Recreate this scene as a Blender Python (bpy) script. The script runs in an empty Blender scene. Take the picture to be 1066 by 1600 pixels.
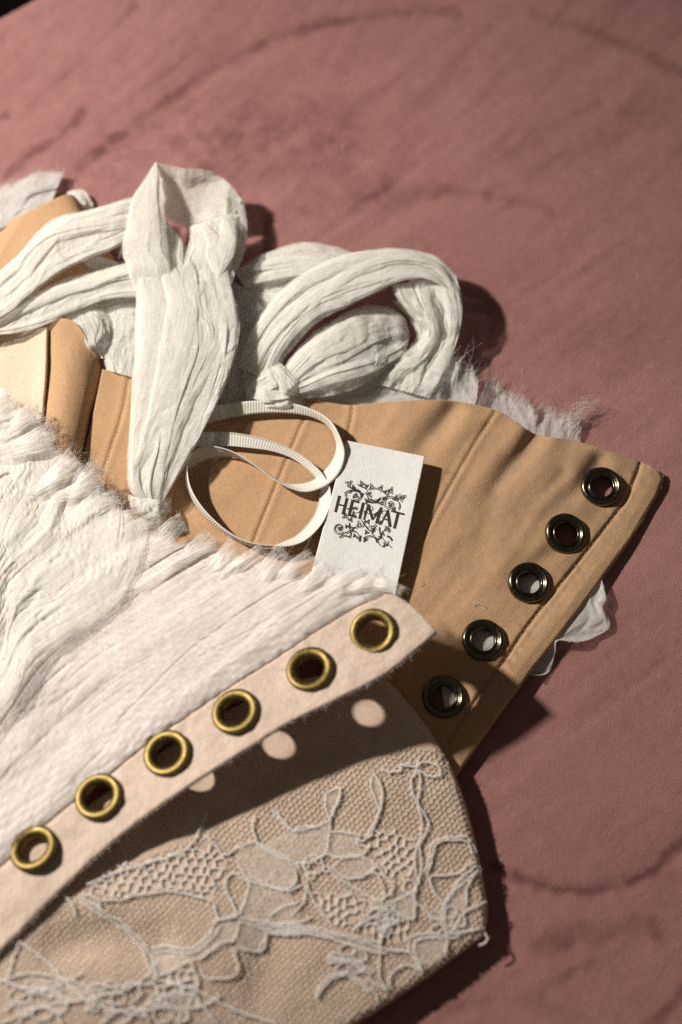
import bpy, math, random
import numpy as np
from mathutils import Vector, Matrix

random.seed(7)
RNG = np.random.RandomState(11)
scene = bpy.context.scene
COL = scene.collection

# ------------------------------------------------------------------ camera
MM = 0.001
TILT = math.radians(22.0)
DIST = 0.533
LENS = 60.0
CAM = np.array([0.0, -DIST * math.sin(TILT), DIST * math.cos(TILT)])
FWD = np.array([0.0, math.sin(TILT), -math.cos(TILT)])
RIGHT = np.array([1.0, 0.0, 0.0])
UP = np.cross(RIGHT, FWD)
cam_data = bpy.data.cameras.new('camera')
cam = bpy.data.objects.new('camera', cam_data)
COL.objects.link(cam)
cam.location = CAM
cam.rotation_euler = (TILT, 0, 0)
cam_data.lens = LENS
cam_data.sensor_fit = 'VERTICAL'
cam_data.sensor_height = 36.0
cam_data.clip_start = 0.01
cam_data.clip_end = 20
cam_data.dof.use_dof = True
cam_data.dof.focus_distance = 0.523
cam_data.dof.aperture_fstop = 4.8
scene.camera = cam

# ------------------------------------------------------------------ world, lamp, exposure
world = bpy.data.worlds.new('World')
scene.world = world
world.use_nodes = True
bg = world.node_tree.nodes['Background']
bg.inputs[0].default_value = (1.0, 0.86, 0.70, 1)
bg.inputs[1].default_value = 0.068

az, el, ld = math.radians(21.5), math.radians(40), 0.74
lamp_data = bpy.data.lights.new('key_lamp', 'SPOT')
lamp_data.energy = 34
lamp_data.color = (1.0, 0.935, 0.845)
lamp_data.shadow_soft_size = 0.018
lamp_data.spot_size = math.radians(58)
lamp_data.spot_blend = 1.0
lamp = bpy.data.objects.new('key_lamp', lamp_data)
COL.objects.link(lamp)
AIM = Vector((-0.080, 0.020, 0))
lamp.location = Vector((-ld * math.cos(el) * math.cos(az), ld * math.cos(el) * math.sin(az), ld * math.sin(el)))
lamp.rotation_euler = (AIM - lamp.location).to_track_quat('-Z', 'Y').to_euler()

scene.view_settings.view_transform = 'Standard'
scene.view_settings.look = 'None'
scene.view_settings.exposure = 0
scene.view_settings.gamma = 1
scene.cycles.transparent_max_bounces = 14
scene.cycles.use_denoising = False
scene.cycles.max_bounces = 6
scene.cycles.diffuse_bounces = 3


# ------------------------------------------------------------------ helpers: geometry
def W(P):
    """photo position (u, v) in pixels of 1066x1600 and height h in mm over the table -> world"""
    P = np.asarray(P, float)
    u, v, h = P[..., 0], P[..., 1], P[..., 2] * MM
    x = (u - 533.0) / 1600.0 * 36.0 / LENS
    y = (800.0 - v) / 1600.0 * 36.0 / LENS
    d = FWD + x[..., None] * RIGHT + y[..., None] * UP
    k = (h - CAM[2]) / d[..., 2]
    return CAM + d * k[..., None]


def spl(pts, n):
    """Catmull-Rom through control points, n samples, even in arc length"""
    p = np.asarray(pts, float)
    if len(p) == 1:
        return np.repeat(p, n, 0)
    if len(p) == 2:
        t = np.linspace(0, 1, n)[:, None]
        return p[0] * (1 - t) + p[1] * t
    q = np.vstack([2 * p[0] - p[1], p, 2 * p[-1] - p[-2]])
    out = []
    for i in range(1, len(q) - 2):
        t = np.linspace(0, 1, 24, endpoint=(i == len(q) - 3))[:, None]
        a, b, c, d = q[i - 1], q[i], q[i + 1], q[i + 2]
        out.append(0.5 * (2 * b + (c - a) * t + (2 * a - 5 * b + 4 * c - d) * t ** 2 + (3 * b - a - 3 * c + d) * t ** 3))
    o = np.vstack(out)
    w = o[:, :2] if o.shape[1] > 2 else o
    s = np.concatenate([[0], np.cumsum(np.linalg.norm(np.diff(w, axis=0), axis=1))])
    if s[-1] == 0:
        s = np.arange(len(o), dtype=float)
    x = np.linspace(0, s[-1], n)
    return np.stack([np.interp(x, s, o[:, k]) for k in range(o.shape[1])], 1)


def prof(vals, n):
    """smooth 1-d profile"""
    v = np.atleast_1d(np.asarray(vals, float))
    if len(v) == 1:
        return np.full(n, v[0])
    x = np.linspace(0, len(v) - 1, n)
    i = np.clip(x.astype(int), 0, len(v) - 2)
    f = x - i
    f = f * f * (3 - 2 * f)
    return v[i] * (1 - f) + v[i + 1] * f


_TAB = {}


def vn(x, y, seed=0):
    """smooth value noise in 0..1"""
    if seed not in _TAB:
        _TAB[seed] = np.random.RandomState(seed + 100).rand(256, 256)
    T = _TAB[seed]
    x = np.asarray(x, float) + 37.3
    y = np.asarray(y, float) + 91.7
    xi, yi = np.floor(x).astype(int), np.floor(y).astype(int)
    fx, fy = x - xi, y - yi
    fx = fx * fx * fx * (fx * (fx * 6 - 15) + 10)
    fy = fy * fy * fy * (fy * (fy * 6 - 15) + 10)
    a, b, c, d = xi % 256, (xi + 1) % 256, yi % 256, (yi + 1) % 256
    return (T[a, c] * (1 - fx) + T[b, c] * fx) * (1 - fy) + (T[a, d] * (1 - fx) + T[b, d] * fx) * fy


def fbm(x, y, seed=0, o=3):
    s, a, n = 0, 1.0, 0
    for k in range(o):
        s = s + a * vn(x * 2 ** k, y * 2 ** k, seed + k)
        n += a
        a *= 0.5
    return s / n


def dline(U, V, pts, closed=False):
    """distance in photo pixels to a polyline"""
    p = np.asarray(pts, float)[:, :2]
    if closed:
        p = np.vstack([p, p[:1]])
    best = np.full(np.shape(U), 1e9)
    for a, b in zip(p[:-1], p[1:]):
        e = b - a
        L = (e ** 2).sum() + 1e-9
        t = np.clip(((U - a[0]) * e[0] + (V - a[1]) * e[1]) / L, 0, 1)
        best = np.minimum(best, np.hypot(U - a[0] - t * e[0], V - a[1] - t * e[1]))
    return best


def inside(U, V, poly):
    p = np.asarray(poly, float)
    r = np.zeros(np.shape(U), bool)
    j = len(p) - 1
    for i in range(len(p)):
        c = ((p[i, 1] > V) != (p[j, 1] > V)) & (U < (p[j, 0] - p[i, 0]) * (V - p[i, 1]) / (p[j, 1] - p[i, 1] + 1e-12) + p[i, 0])
        r ^= c
        j = i
    return r


def coons(top, bot, left, right, ns, nt):
    """patch in (u, v, h); top / bot run along s, left / right along t"""
    T, B, L, R = spl(top, ns), spl(bot, ns), spl(left, nt), spl(right, nt)
    s = np.linspace(0, 1, ns)[None, :, None]
    t = np.linspace(0, 1, nt)[:, None, None]
    return ((1 - t) * T[None] + t * B[None] + (1 - s) * L[:, None] + s * R[:, None]
            - ((1 - s) * (1 - t) * T[0] + s * (1 - t) * T[-1] + (1 - s) * t * B[0] + s * t * B[-1]))


def link(name, me, mat, parent, kind=None, label=None):
    o = bpy.data.objects.new(name, me)
    COL.objects.link(o)
    if mat is not None:
        me.materials.append(mat)
    if parent is not None:
        o.parent = parent
    if kind:
        o['kind'] = kind
    if label:
        o['label'] = label
    return o


def mesh_from(verts, faces, uv=None, smooth=True, attr=None):
    me = bpy.data.meshes.new('m')
    verts = np.asarray(verts, float)
    me.from_pydata(verts.tolist(), [], [tuple(f) for f in faces])
    if smooth:
        me.polygons.foreach_set('use_smooth', [True] * len(me.polygons))
    if uv is not None:
        lay = me.uv_layers.new(name='UVMap')
        idx = np.zeros(len(me.loops), dtype=np.int32)
        me.loops.foreach_get('vertex_index', idx)
        lay.data.foreach_set('uv', np.asarray(uv)[idx].astype(np.float32).ravel())
    for k, a in (attr or {}).items():
        at = me.attributes.new(k, 'FLOAT', 'POINT')
        at.data.foreach_set('value', np.asarray(a, np.float32).ravel())
    me.update()
    return me


def grid_faces(nt, ns):
    i = np.arange(nt * ns).reshape(nt, ns)
    return np.stack([i[:-1, :-1], i[1:, :-1], i[1:, 1:], i[:-1, 1:]], -1).reshape(-1, 4)


class Patch:
    """a cloth sheet as a grid of (u, v, h)"""

    def __init__(self, G):
        self.G = G
        self.X = W(G)

    def near(self, u, v):
        d = (self.G[..., 0] - u) ** 2 + (self.G[..., 1] - v) ** 2
        return np.unravel_index(d.argmin(), d.shape)

    def h(self, U, V):
        U, V = np.asarray(U, float), np.asarray(V, float)
        g = self.G.reshape(-1, 3)
        out = np.empty(U.size)
        uu, vv = U.ravel(), V.ravel()
        for k in range(0, U.size, 400):
            d = (g[None, :, 0] - uu[k:k + 400, None]) ** 2 + (g[None, :, 1] - vv[k:k + 400, None]) ** 2
            out[k:k + 400] = g[d.argmin(1), 2]
        return out.reshape(U.shape)

    def frame(self, u, v, w=4):
        i, j = self.near(u, v)
        nt, ns = self.G.shape[:2]
        i0, i1, j0, j1 = max(i - w, 0), min(i + w, nt - 1), max(j - w, 0), min(j + w, ns - 1)
        a, b = self.X[i, j1] - self.X[i, j0], self.X[i1, j] - self.X[i0, j]
        n = np.cross(a, b)
        n /= np.linalg.norm(n)
        if n[2] < 0:
            n = -n
        return Vector(self.X[i, j]), Vector(n)

    def build(self, name, mat, parent, thick=0, holes=(), kind=None, label=None, attr=None):
        nt, ns = self.G.shape[:2]
        F = grid_faces(nt, ns)
        X = self.X.reshape(-1, 3)
        # faces wind so that normals look up
        c = np.cross(X[F[:, 1]] - X[F[:, 0]], X[F[:, 2]] - X[F[:, 0]])
        if c[:, 2].sum() < 0:
            F = F[:, ::-1]
        for p, r in holes:
            m = X[F].mean(1)
            F = F[np.linalg.norm(m - np.array(p), axis=1) > r]
        ds = np.concatenate([[0], np.cumsum(np.linalg.norm(np.diff(self.X[nt // 2], axis=0), axis=1))]) / MM
        dt = np.concatenate([[0], np.cumsum(np.linalg.norm(np.diff(self.X[:, ns // 2], axis=0), axis=1))]) / MM
        uv = np.stack(np.meshgrid(ds, dt), -1).reshape(-1, 2)
        me = mesh_from(X, F, uv, attr=attr)
        o = link(name, me, mat, parent, kind, label)
        if thick:
            s = o.modifiers.new('thickness', 'SOLIDIFY')
            s.thickness = thick * MM
            s.offset = -1
        return o


def strip_grid(A, B, h, bulge=0, nf=5, ah=.5, lat=.35, fine=.12, ns=120, nt=64, seed=0, hb=None, rag=0.05, drift=1.6, ends=(1, 1)):
    """a drawn-together band of gauze: edges A and B (u, v), soft folds and fine creases wandering along it"""
    PA, PB = spl(A, ns)[None], spl(B, ns)[None]
    s = np.linspace(0, 1, ns)[None]
    t = np.linspace(0, 1, nt)[:, None]
    S, T = s + 0 * t, t + 0 * s
    win = np.clip(4 * T * (1 - T), 0, 1) ** .5
    en = ends[0] + (ends[1] - ends[0]) * S
    w1 = .8 * drift * (vn(S * 2.1, T * 2, seed) - .5)
    f1 = vn(T * nf * 1.15 + w1 + .5 * (vn(T * 5, S * 5, seed + 8) - .5), S * 1.5, seed + 1) - .5
    f2 = vn(T * nf * 2.1 + 1.6 * w1, S * 2.4, seed + 2) - .5
    n3 = vn(T * nf * 1.5 + 2 * w1, S * 2.2, seed + 4) - .5
    n4 = vn(T * nf * 3.2 + 2.4 * (vn(S * 3.4, T * 4, seed + 6) - .5), S * 3.6, seed + 7) - .5
    on = np.clip(2.2 * vn(T * 5, S * 3.5, seed + 9) - .6, 0, 1)
    crease = np.exp(-(n3 / .05) ** 2) * on + .55 * np.exp(-(n4 / .05) ** 2) * np.clip(2.2 * vn(T * 7, S * 5, seed + 10) - .7, 0, 1)
    tt = T + lat / max(nf, 1) * 1.3 * f1 * win + lat / max(nf, 1) * .5 * f2 * win
    if rag:
        tt = tt + rag * (2 * T - 1) * (fbm(S * 14, T * 0 + T.round() * 9, seed + 3) - .5) * (np.abs(2 * T - 1) ** 3)
    uv = PA + (PB - PA) * tt[..., None]
    H = prof(h, ns)[None]
    if hb is not None:
        H = H * (1 - T) + prof(hb, ns)[None] * T
    ed = np.abs(2 * T - 1)
    wl = np.linalg.norm(PB - PA, axis=2).mean() / 30.0           # width in units of 6 mm
    ll = np.linalg.norm(np.diff(PA[0], axis=0), axis=1).sum() / 30.0
    wx, wy = .9 * vn(S * ll, T * wl, seed + 20), .9 * vn(S * ll + 7, T * wl + 3, seed + 21)
    c1 = 1 - np.abs(2 * vn(T * wl * 1.7 + wx, S * ll * .55 + wy, seed + 22) - 1)
    c2 = 1 - np.abs(2 * vn(T * wl * 4.0 + 1.6 * wx, S * ll * 1.1 + 1.6 * wy, seed + 23) - 1)
    c3 = 1 - np.abs(2 * vn(T * wl * 3.2 + 2 * wy, S * ll * 3.0 + 2 * wx, seed + 24) - 1)
    hh = (H + .75 * prof(bulge, ns)[None] * (1 - ed ** 2.6)
          + en * (ah * 1.75 * f1 + ah * .5 * f2 - ah * .16 * crease) + fine * 1.2 * (vn(T * nf * 7, S * 9, seed + 11) - .5)
          + en * min(1, ah * 1.4) * (.40 * c1 ** 2 + .16 * c2 ** 2 + .10 * c3 ** 3 - .3)
          + 1.5 * ah * (vn(S * ll * 1.3, T.round() * 5, seed + 25) - .5) * ed ** 5)
    return np.dstack([uv, hh])


def strip(name, A, B, h, mat=None, parent=None, label=None, fade=(0, 0), layers=2, strands=0, **k):
    G = strip_grid(A, B, h, **k)
    p = Patch(G)
    nt, ns = G.shape[:2]
    x = np.linspace(0, 1, ns)[None] + np.zeros((nt, 1))
    y = np.abs(np.linspace(-1, 1, nt))[:, None] + np.zeros((1, ns))
    fd = np.zeros((nt, ns)) + .38 * np.clip((y - .84) / .16, 0, 1)
    if fade[0]:
        fd = np.maximum(fd, np.clip(1 - x / fade[0], 0, 1))
    if fade[1]:
        fd = np.maximum(fd, np.clip(1 - (1 - x) / fade[1], 0, 1))
    p.ob = p.build(name, mat or CHIFFON, parent, label=label, attr={'fade': fd})
    for q in range(strands):                        # loose folds lying over the band and crossing one another
        sd = k.get('seed', 0) + 900 + 17 * q
        x = np.linspace(0, 1, 9)
        t0, t1 = (q + .5) / strands, ((q * 2 + 1) % strands + .5) / strands
        tc = np.clip(t0 + (t1 - t0) * x + .30 * (vn(x * 2.5, x * 0, sd) - .5), .16, .84)
        hw = (.10 + .10 * vn(x * 3, x * 0, sd + 1)) * (.75 + .25 * np.sin(np.pi * x))
        PA, PB = spl(A, 9), spl(B, 9)
        SA = [tuple(a + (b - a) * (c - w)) for a, b, c, w in zip(PA, PB, tc, hw)]
        SB = [tuple(a + (b - a) * (c + w)) for a, b, c, w in zip(PA, PB, tc, hw)]
        hm = prof(h, 9) * (1 - tc) + prof(k['hb'] if k.get('hb') is not None else h, 9) * tc
        hm = hm + .75 * prof(k.get('bulge', 0), 9) * (1 - np.abs(2 * tc - 1) ** 2.6) + .55 + .35 * q / strands + .5 * (vn(x * 4, x * 0 + 3, sd + 2) - .5)
        strip('fold', SA, SB, hm, mat=mat, parent=p.ob, layers=1, fade=(.12, .12), nf=1.3, ah=k.get('ah', .5) * .5, lat=.5, bulge=.6, fine=.06, ns=max(60, ns // 2), nt=26, seed=sd)
    if layers > 1:                                  # the cloth is doubled: a second ply under the first
        k2 = dict(k)
        k2.update(seed=k.get('seed', 0) + 500, ns=max(40, ns // 2), nt=max(24, nt // 2))
        G2 = strip_grid(A, B, np.asarray(np.atleast_1d(h), float) - .9, **k2)
        c = .5 * (G2[:1] + G2[-1:])
        G2[..., :2] = c[..., :2] + (G2[..., :2] - c[..., :2]) * .9
        G2[..., 2] = np.maximum(G2[..., 2], .4)
        Patch(G2).build('inner_ply', mat or CHIFFON, p.ob, attr={'fade': fd[np.linspace(0, nt - 1, G2.shape[0]).astype(int)][:, np.linspace(0, ns - 1, G2.shape[1]).astype(int)]})
    return p


class Threads:
    """many thin yarns collected into one mesh"""

    def __init__(self):
        self.v, self.f, self.n = [], [], 0

    def add(self, pts, r0, r1=None, sides=3, flat=1.0):
        """pts: world (n,3); radius in mm"""
        p = np.asarray(pts, float)
        n = len(p)
        r1 = r0 if r1 is None else r1
        d = np.gradient(p, axis=0)
        d /= np.linalg.norm(d, axis=1)[:, None] + 1e-12
        ref = np.where(np.abs(d[:, 2:3]) > .8, np.array([[1., 0, 0]]), np.array([[0, 0, 1.]]))
        a = np.cross(d, ref)
        a /= np.linalg.norm(a, axis=1)[:, None] + 1e-12
        b = np.cross(a, d)
        r = np.linspace(r0, r1, n)[:, None] * MM
        rings = []
        for k in range(sides):
            q = 2 * np.pi * k / sides + .5
            rings.append(p + r * (np.cos(q) * a + flat * np.sin(q) * b))
        R = np.stack(rings, 1).reshape(-1, 3)
        self.v.append(R)
        for i in range(n - 1):
            for k in range(sides):
                k2 = (k + 1) % sides
                o = self.n
                self.f.append((o + i * sides + k, o + i * sides + k2, o + (i + 1) * sides + k2, o + (i + 1) * sides + k))
        self.n += n * sides

    def fray(self, edge, n, length, ang, spread=25, h=None, curl=12, r=.045, back=3):
        """yarns leaving an edge: edge (m,3) in (u,v,h), direction ang in degrees of the photo (0 right, 90 up)"""
        e = spl(edge, 200)
        for _ in range(n):
            x = e[random.randrange(200)].copy()
            a = math.radians((ang if not callable(ang) else ang(x)) + random.gauss(0, spread))
            L = length * min(2.6, .25 + random.expovariate(1.6))
            m = 7
            pts = []
            c = math.radians(random.gauss(0, curl))
            dh = random.uniform(-.25, .35)
            x[:2] -= back * np.array([math.cos(a), -math.sin(a)])
            for i in range(m):
                pts.append(x.copy())
                x = x + np.array([math.cos(a), -math.sin(a), 0]) * L / m
                x[2] = max(.3, x[2] + dh * L * .2 / m * 2)
                a += c + math.radians(random.gauss(0, 9))
            self.add(W(np.array(pts)), r, r * .6)

    def build(self, name, mat, parent, kind='stuff', label=None):
        me = mesh_from(np.vstack(self.v), self.f)
        return link(name, me, mat, parent, kind, label)


def roll(path, r, n=60, m=40, seed=0, twist=.35, groove=.20, lobes=3, flat=.8):
    """a twisted roll of gauze as (verts, faces); path (u,v,h), radius list in px"""
    P = W(spl(path, n))
    R = prof(r, n) * .2 * MM
    d = np.gradient(P, axis=0)
    d /= np.linalg.norm(d, axis=1)[:, None]
    a = np.cross(d, [0, 0, 1.])
    a /= np.linalg.norm(a, axis=1)[:, None] + 1e-9
    b = np.cross(a, d)
    q = np.linspace(0, 2 * np.pi, m, endpoint=False)[None]
    s = np.linspace(0, 1, n)[:, None]
    g = np.abs(np.sin(lobes * .5 * (q + twist * 2 * np.pi * s) + 2 * vn(q * 1.5, s * 4, seed)))
    rr = R[:, None] * (1 - groove * (1 - g) ** 2.5 + .35 * (vn(np.cos(q) * 2 + 5, s * 4 + np.sin(q), seed + 1) - .5) + .16 * (vn(np.cos(q) * 5 + 9, s * 9 + 3 * np.sin(q), seed + 2) - .5))
    V = P[:, None] + rr[..., None] * (np.cos(q)[..., None] * a[:, None] + flat * np.sin(q)[..., None] * b[:, None])
    i = np.arange(n * m).reshape(n, m)
    F = np.stack([i[:-1], i[1:], np.roll(i, -1, 1)[1:], np.roll(i, -1, 1)[:-1]], -1).reshape(-1, 4)
    return V.reshape(-1, 3), F


def lathe(name, profile, R, mat, parent, seg=56):
    """profile (r, z) in units of R (mm)"""
    p = np.asarray(profile, float) * R * MM
    q = np.linspace(0, 2 * np.pi, seg, endpoint=False)
    V = np.stack([p[:, None, 0] * np.cos(q), p[:, None, 0] * np.sin(q), p[:, None, 1] + 0 * q], -1)
    i = np.arange(len(p) * seg).reshape(len(p), seg)
    F = np.stack([i[:-1], np.roll(i, -1, 1)[:-1], np.roll(i, -1, 1)[1:], i[1:]], -1).reshape(-1, 4)
    return mesh_from(V.reshape(-1, 3), F)


# ------------------------------------------------------------------ helpers: materials
def new_mat(name):
    m = bpy.data.materials.new(name)
    m.use_nodes = True
    nt = m.node_tree
    for n in list(nt.nodes):
        nt.nodes.remove(n)
    out = nt.nodes.new('ShaderNodeOutputMaterial')

    def N(t, **kw):
        n = nt.nodes.new(t)
        for k, v in kw.items():
            if hasattr(n, k):
                setattr(n, k, v)
            else:
                n.inputs[k.replace('_', ' ')].default_value = v
        return n

    def L(a, b):
        nt.links.new(a, b)
    return m, N, L, out


def ramp(N, L, src, stops):
    r = N('ShaderNodeValToRGB')
    e = r.color_ramp.elements
    while len(e) < len(stops):
        e.new(.5)
    for k, (p, c) in enumerate(stops):
        e[k].position = p
        e[k].color = (*c, 1) if len(c) == 3 else c
    L(src, r.inputs[0])
    return r.outputs[0]


def mapped(N, L, scale, coord='UV'):
    tc = N('ShaderNodeTexCoord')
    mp = N('ShaderNodeMapping')
    mp.inputs['Scale'].default_value = scale
    L(tc.outputs[coord], mp.inputs[0])
    return mp.outputs[0]


def noise(N, L, vec, scale, detail=3, rough=.55):
    n = N('ShaderNodeTexNoise')
    n.inputs['Scale'].default_value = scale
    n.inputs['Detail'].default_value = detail
    n.inputs['Roughness'].default_value = rough
    L(vec, n.inputs['Vector'])
    return n.outputs[0]


def math_n(N, L, op, a, b):
    m = N('ShaderNodeMath', operation=op)
    for k, x in enumerate((a, b)):
        if isinstance(x, (int, float)):
            m.inputs[k].default_value = x
        else:
            L(x, m.inputs[k])
    return m.outputs[0]


def bump(N, L, height, strength, dist, prev=None):
    b = N('ShaderNodeBump')
    b.inputs['Strength'].default_value = strength
    b.inputs['Distance'].default_value = dist
    L(height, b.inputs['Height'])
    if prev is not None:
        L(prev, b.inputs['Normal'])
    return b.outputs[0]


def gauze(name, c0, c1, clear=.2, trans=.35, crinkle=.5, weave=1.0):
    """thin open-weave cloth; UV is in millimetres, u along the folds; attribute fade = how far the weave has come apart"""
    m, N, L, out = new_mat(name)
    v = mapped(N, L, (.13, .9, 1))
    v2 = mapped(N, L, (2.6, 2.6, 1))
    v3 = mapped(N, L, (.5, 2.6, 1))
    v4 = mapped(N, L, (.22, 5.0, 1))
    n1 = noise(N, L, v, 1.0, 4, .55)
    n2 = noise(N, L, v2, 1.0, 2, .6)
    n3 = noise(N, L, v3, 1.0, 3, .6)
    n4 = noise(N, L, v4, 1.0, 2, .6)
    wa = noise(N, L, mapped(N, L, (.35, 3.4, 1)), 1.0, 1, .5)
    wb = noise(N, L, mapped(N, L, (3.4, .35, 1)), 1.0, 1, .5)
    n2 = math_n(N, L, 'MULTIPLY', math_n(N, L, 'ADD', math_n(N, L, 'ADD', wa, wb), n2), .3333)
    col = ramp(N, L, n1, [(.3, c0), (.65, c1)])
    mul = N('ShaderNodeMixRGB', blend_type='MULTIPLY')
    mul.inputs[0].default_value = .24 * weave
    L(col, mul.inputs[1])
    L(ramp(N, L, n2, [(.38, (.6, .585, .56)), (.56, (1, 1, 1))]), mul.inputs[2])
    b = bump(N, L, n1, .5 * crinkle, .0009)
    b = bump(N, L, n3, .45 * crinkle, .0004, b)
    b = bump(N, L, n2, .38 * weave, .00018, b)
    df = N('ShaderNodeBsdfPrincipled')
    df.inputs['Roughness'].default_value = .8
    df.inputs['Specular IOR Level'].default_value = .2
    df.inputs['Sheen Weight'].default_value = .1
    L(mul.outputs[0], df.inputs['Base Color'])
    L(b, df.inputs['Normal'])
    tr = N('ShaderNodeBsdfTranslucent')
    L(mul.outputs[0], tr.inputs[0])
    L(b, tr.inputs['Normal'])
    mx = N('ShaderNodeMixShader')
    mx.inputs[0].default_value = trans
    L(df.outputs[0], mx.inputs[1])
    L(tr.outputs[0], mx.inputs[2])
    tp = N('ShaderNodeBsdfTransparent')
    mx2 = N('ShaderNodeMixShader')
    f = ramp(N, L, n2, [(.40, (min(1, clear * 1.8),) * 3), (.60, (clear * .35,) * 3)])
    at = N('ShaderNodeAttribute', attribute_name='fade')
    fd = math_n(N, L, 'MULTIPLY', at.outputs['Fac'], ramp(N, L, n4, [(.35, (.15,) * 3), (.62, (1.15,) * 3)]))
    tot = N('ShaderNodeMath', operation='ADD', use_clamp=True)
    L(f, tot.inputs[0])
    L(fd, tot.inputs[1])
    L(tot.outputs[0], mx2.inputs[0])
    L(mx.outputs[0], mx2.inputs[1])
    L(tp.outputs[0], mx2.inputs[2])
    L(mx2.outputs[0], out.inputs[0])
    return m


def woven(name, c0, c1, scale=2.2, rough=.8, sheen=.15, b_s=.4, twill=True, blotch=.05, spec=.3, wv=.45, dark_tint=None, grain=.4):
    """closely woven cloth; UV in millimetres; attribute wear = share of the darker tint"""
    m, N, L, out = new_mat(name)
    v = mapped(N, L, (1, 1, 1))
    big = noise(N, L, v, blotch, 4, .6)
    fine = noise(N, L, v, scale * 1.3, 2, .6)
    wa = noise(N, L, mapped(N, L, (.45, 2.6, 1)), scale * .42, 1, .5)
    wb = noise(N, L, mapped(N, L, (2.6, .45, 1)), scale * .42, 1, .5)
    h = math_n(N, L, 'MULTIPLY', math_n(N, L, 'ADD', math_n(N, L, 'ADD', wa, wb), fine), .3333)
    col = ramp(N, L, big, [(.3, c0), (.7, c1)])
    if dark_tint:
        at = N('ShaderNodeAttribute', attribute_name='darken')
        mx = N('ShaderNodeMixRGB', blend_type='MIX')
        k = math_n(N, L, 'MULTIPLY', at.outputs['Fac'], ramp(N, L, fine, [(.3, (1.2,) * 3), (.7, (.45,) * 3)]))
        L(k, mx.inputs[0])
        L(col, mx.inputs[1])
        mx.inputs[2].default_value = (*dark_tint, 1)
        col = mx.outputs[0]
    mul = N('ShaderNodeMixRGB', blend_type='MULTIPLY')
    mul.inputs[0].default_value = grain
    L(col, mul.inputs[1])
    L(ramp(N, L, h, [(.38, (.55, .52, .49)), (.58, (1, 1, 1))]), mul.inputs[2])
    if twill:
        w = N('ShaderNodeTexWave')
        w.wave_type = 'BANDS'
        w.bands_direction = 'DIAGONAL'
        w.inputs['Scale'].default_value = scale * .32
        w.inputs['Distortion'].default_value = 1.2
        w.inputs['Detail'].default_value = 1
        L(v, w.inputs['Vector'])
        h = math_n(N, L, 'ADD', math_n(N, L, 'MULTIPLY', w.outputs['Fac'], wv * .4), h)
    b = bump(N, L, h, b_s, .0004)
    b = bump(N, L, big, .25, .0015, b)
    p = N('ShaderNodeBsdfPrincipled')
    p.inputs['Roughness'].default_value = rough
    p.inputs['Specular IOR Level'].default_value = spec
    p.inputs['Sheen Weight'].default_value = sheen
    L(mul.outputs[0], p.inputs['Base Color'])
    L(b, p.inputs['Normal'])
    L(p.outputs[0], out.inputs[0])
    return m


def metal(name, c0, c1, rough):
    m, N, L, out = new_mat(name)
    v = mapped(N, L, (1, 1, 1), 'Object')
    n = noise(N, L, v, 900, 3)
    p = N('ShaderNodeBsdfPrincipled')
    p.inputs['Metallic'].default_value = 1
    L(ramp(N, L, n, [(.3, c0), (.7, c1)]), p.inputs['Base Color'])
    L(ramp(N, L, n, [(.3, (rough * .8,) * 3), (.7, (rough * 1.4,) * 3)]), p.inputs['Roughness'])
    L(p.outputs[0], out.inputs[0])
    return m


def plain(name, c, rough=.85, sheen=0, trans=0):
    m, N, L, out = new_mat(name)
    v = mapped(N, L, (1, 1, 1), 'Object')
    n = noise(N, L, v, 1500, 2)
    p = N('ShaderNodeBsdfPrincipled')
    p.inputs['Roughness'].default_value = rough
    p.inputs['Sheen Weight'].default_value = sheen
    L(ramp(N, L, n, [(.25, tuple(x * .82 for x in c)), (.7, c)]), p.inputs['Base Color'])
    if trans:
        tr = N('ShaderNodeBsdfTranslucent')
        tr.inputs[0].default_value = (*c, 1)
        mx = N('ShaderNodeMixShader')
        mx.inputs[0].default_value = trans
        L(p.outputs[0], mx.inputs[1])
        L(tr.outputs[0], mx.inputs[2])
        L(mx.outputs[0], out.inputs[0])
    else:
        L(p.outputs[0], out.inputs[0])
    return m


def suede(name):
    """pink napped cloth: the brushed marks come from the mesh attribute nap"""
    m, N, L, out = new_mat(name)
    v = mapped(N, L, (1, 1, 1), 'Object')
    fine = noise(N, L, v, 1700, 3, .65)
    mid = noise(N, L, v, 160, 4, .6)
    at = N('ShaderNodeAttribute', attribute_name='nap')
    k = math_n(N, L, 'ADD', at.outputs['Fac'], math_n(N, L, 'MULTIPLY', math_n(N, L, 'SUBTRACT', mid, .5), .22))
    col = ramp(N, L, k, [(.0, (.425, .213, .204)), (.40, (.328, .154, .148)), (1, (.155, .063, .061))])
    mul = N('ShaderNodeMixRGB', blend_type='MULTIPLY')
    mul.inputs[0].default_value = .5
    L(col, mul.inputs[1])
    L(ramp(N, L, fine, [(.3, (.55, .5, .5)), (.62, (1, 1, 1))]), mul.inputs[2])
    b = bump(N, L, fine, .6, .0005)
    b = bump(N, L, mid, .15, .0012, b)
    p = N('ShaderNodeBsdfPrincipled')
    p.inputs['Roughness'].default_value = .95
    p.inputs['Specular IOR Level'].default_value = .15
    p.inputs['Sheen Weight'].default_value = .18
    p.inputs['Sheen Roughness'].default_value = .5
    p.inputs['Sheen Tint'].default_value = (1, .7, .68, 1)
    L(mul.outputs[0], p.inputs['Base Color'])
    L(b, p.inputs['Normal'])
    L(p.outputs[0], out.inputs[0])
    return m


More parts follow.
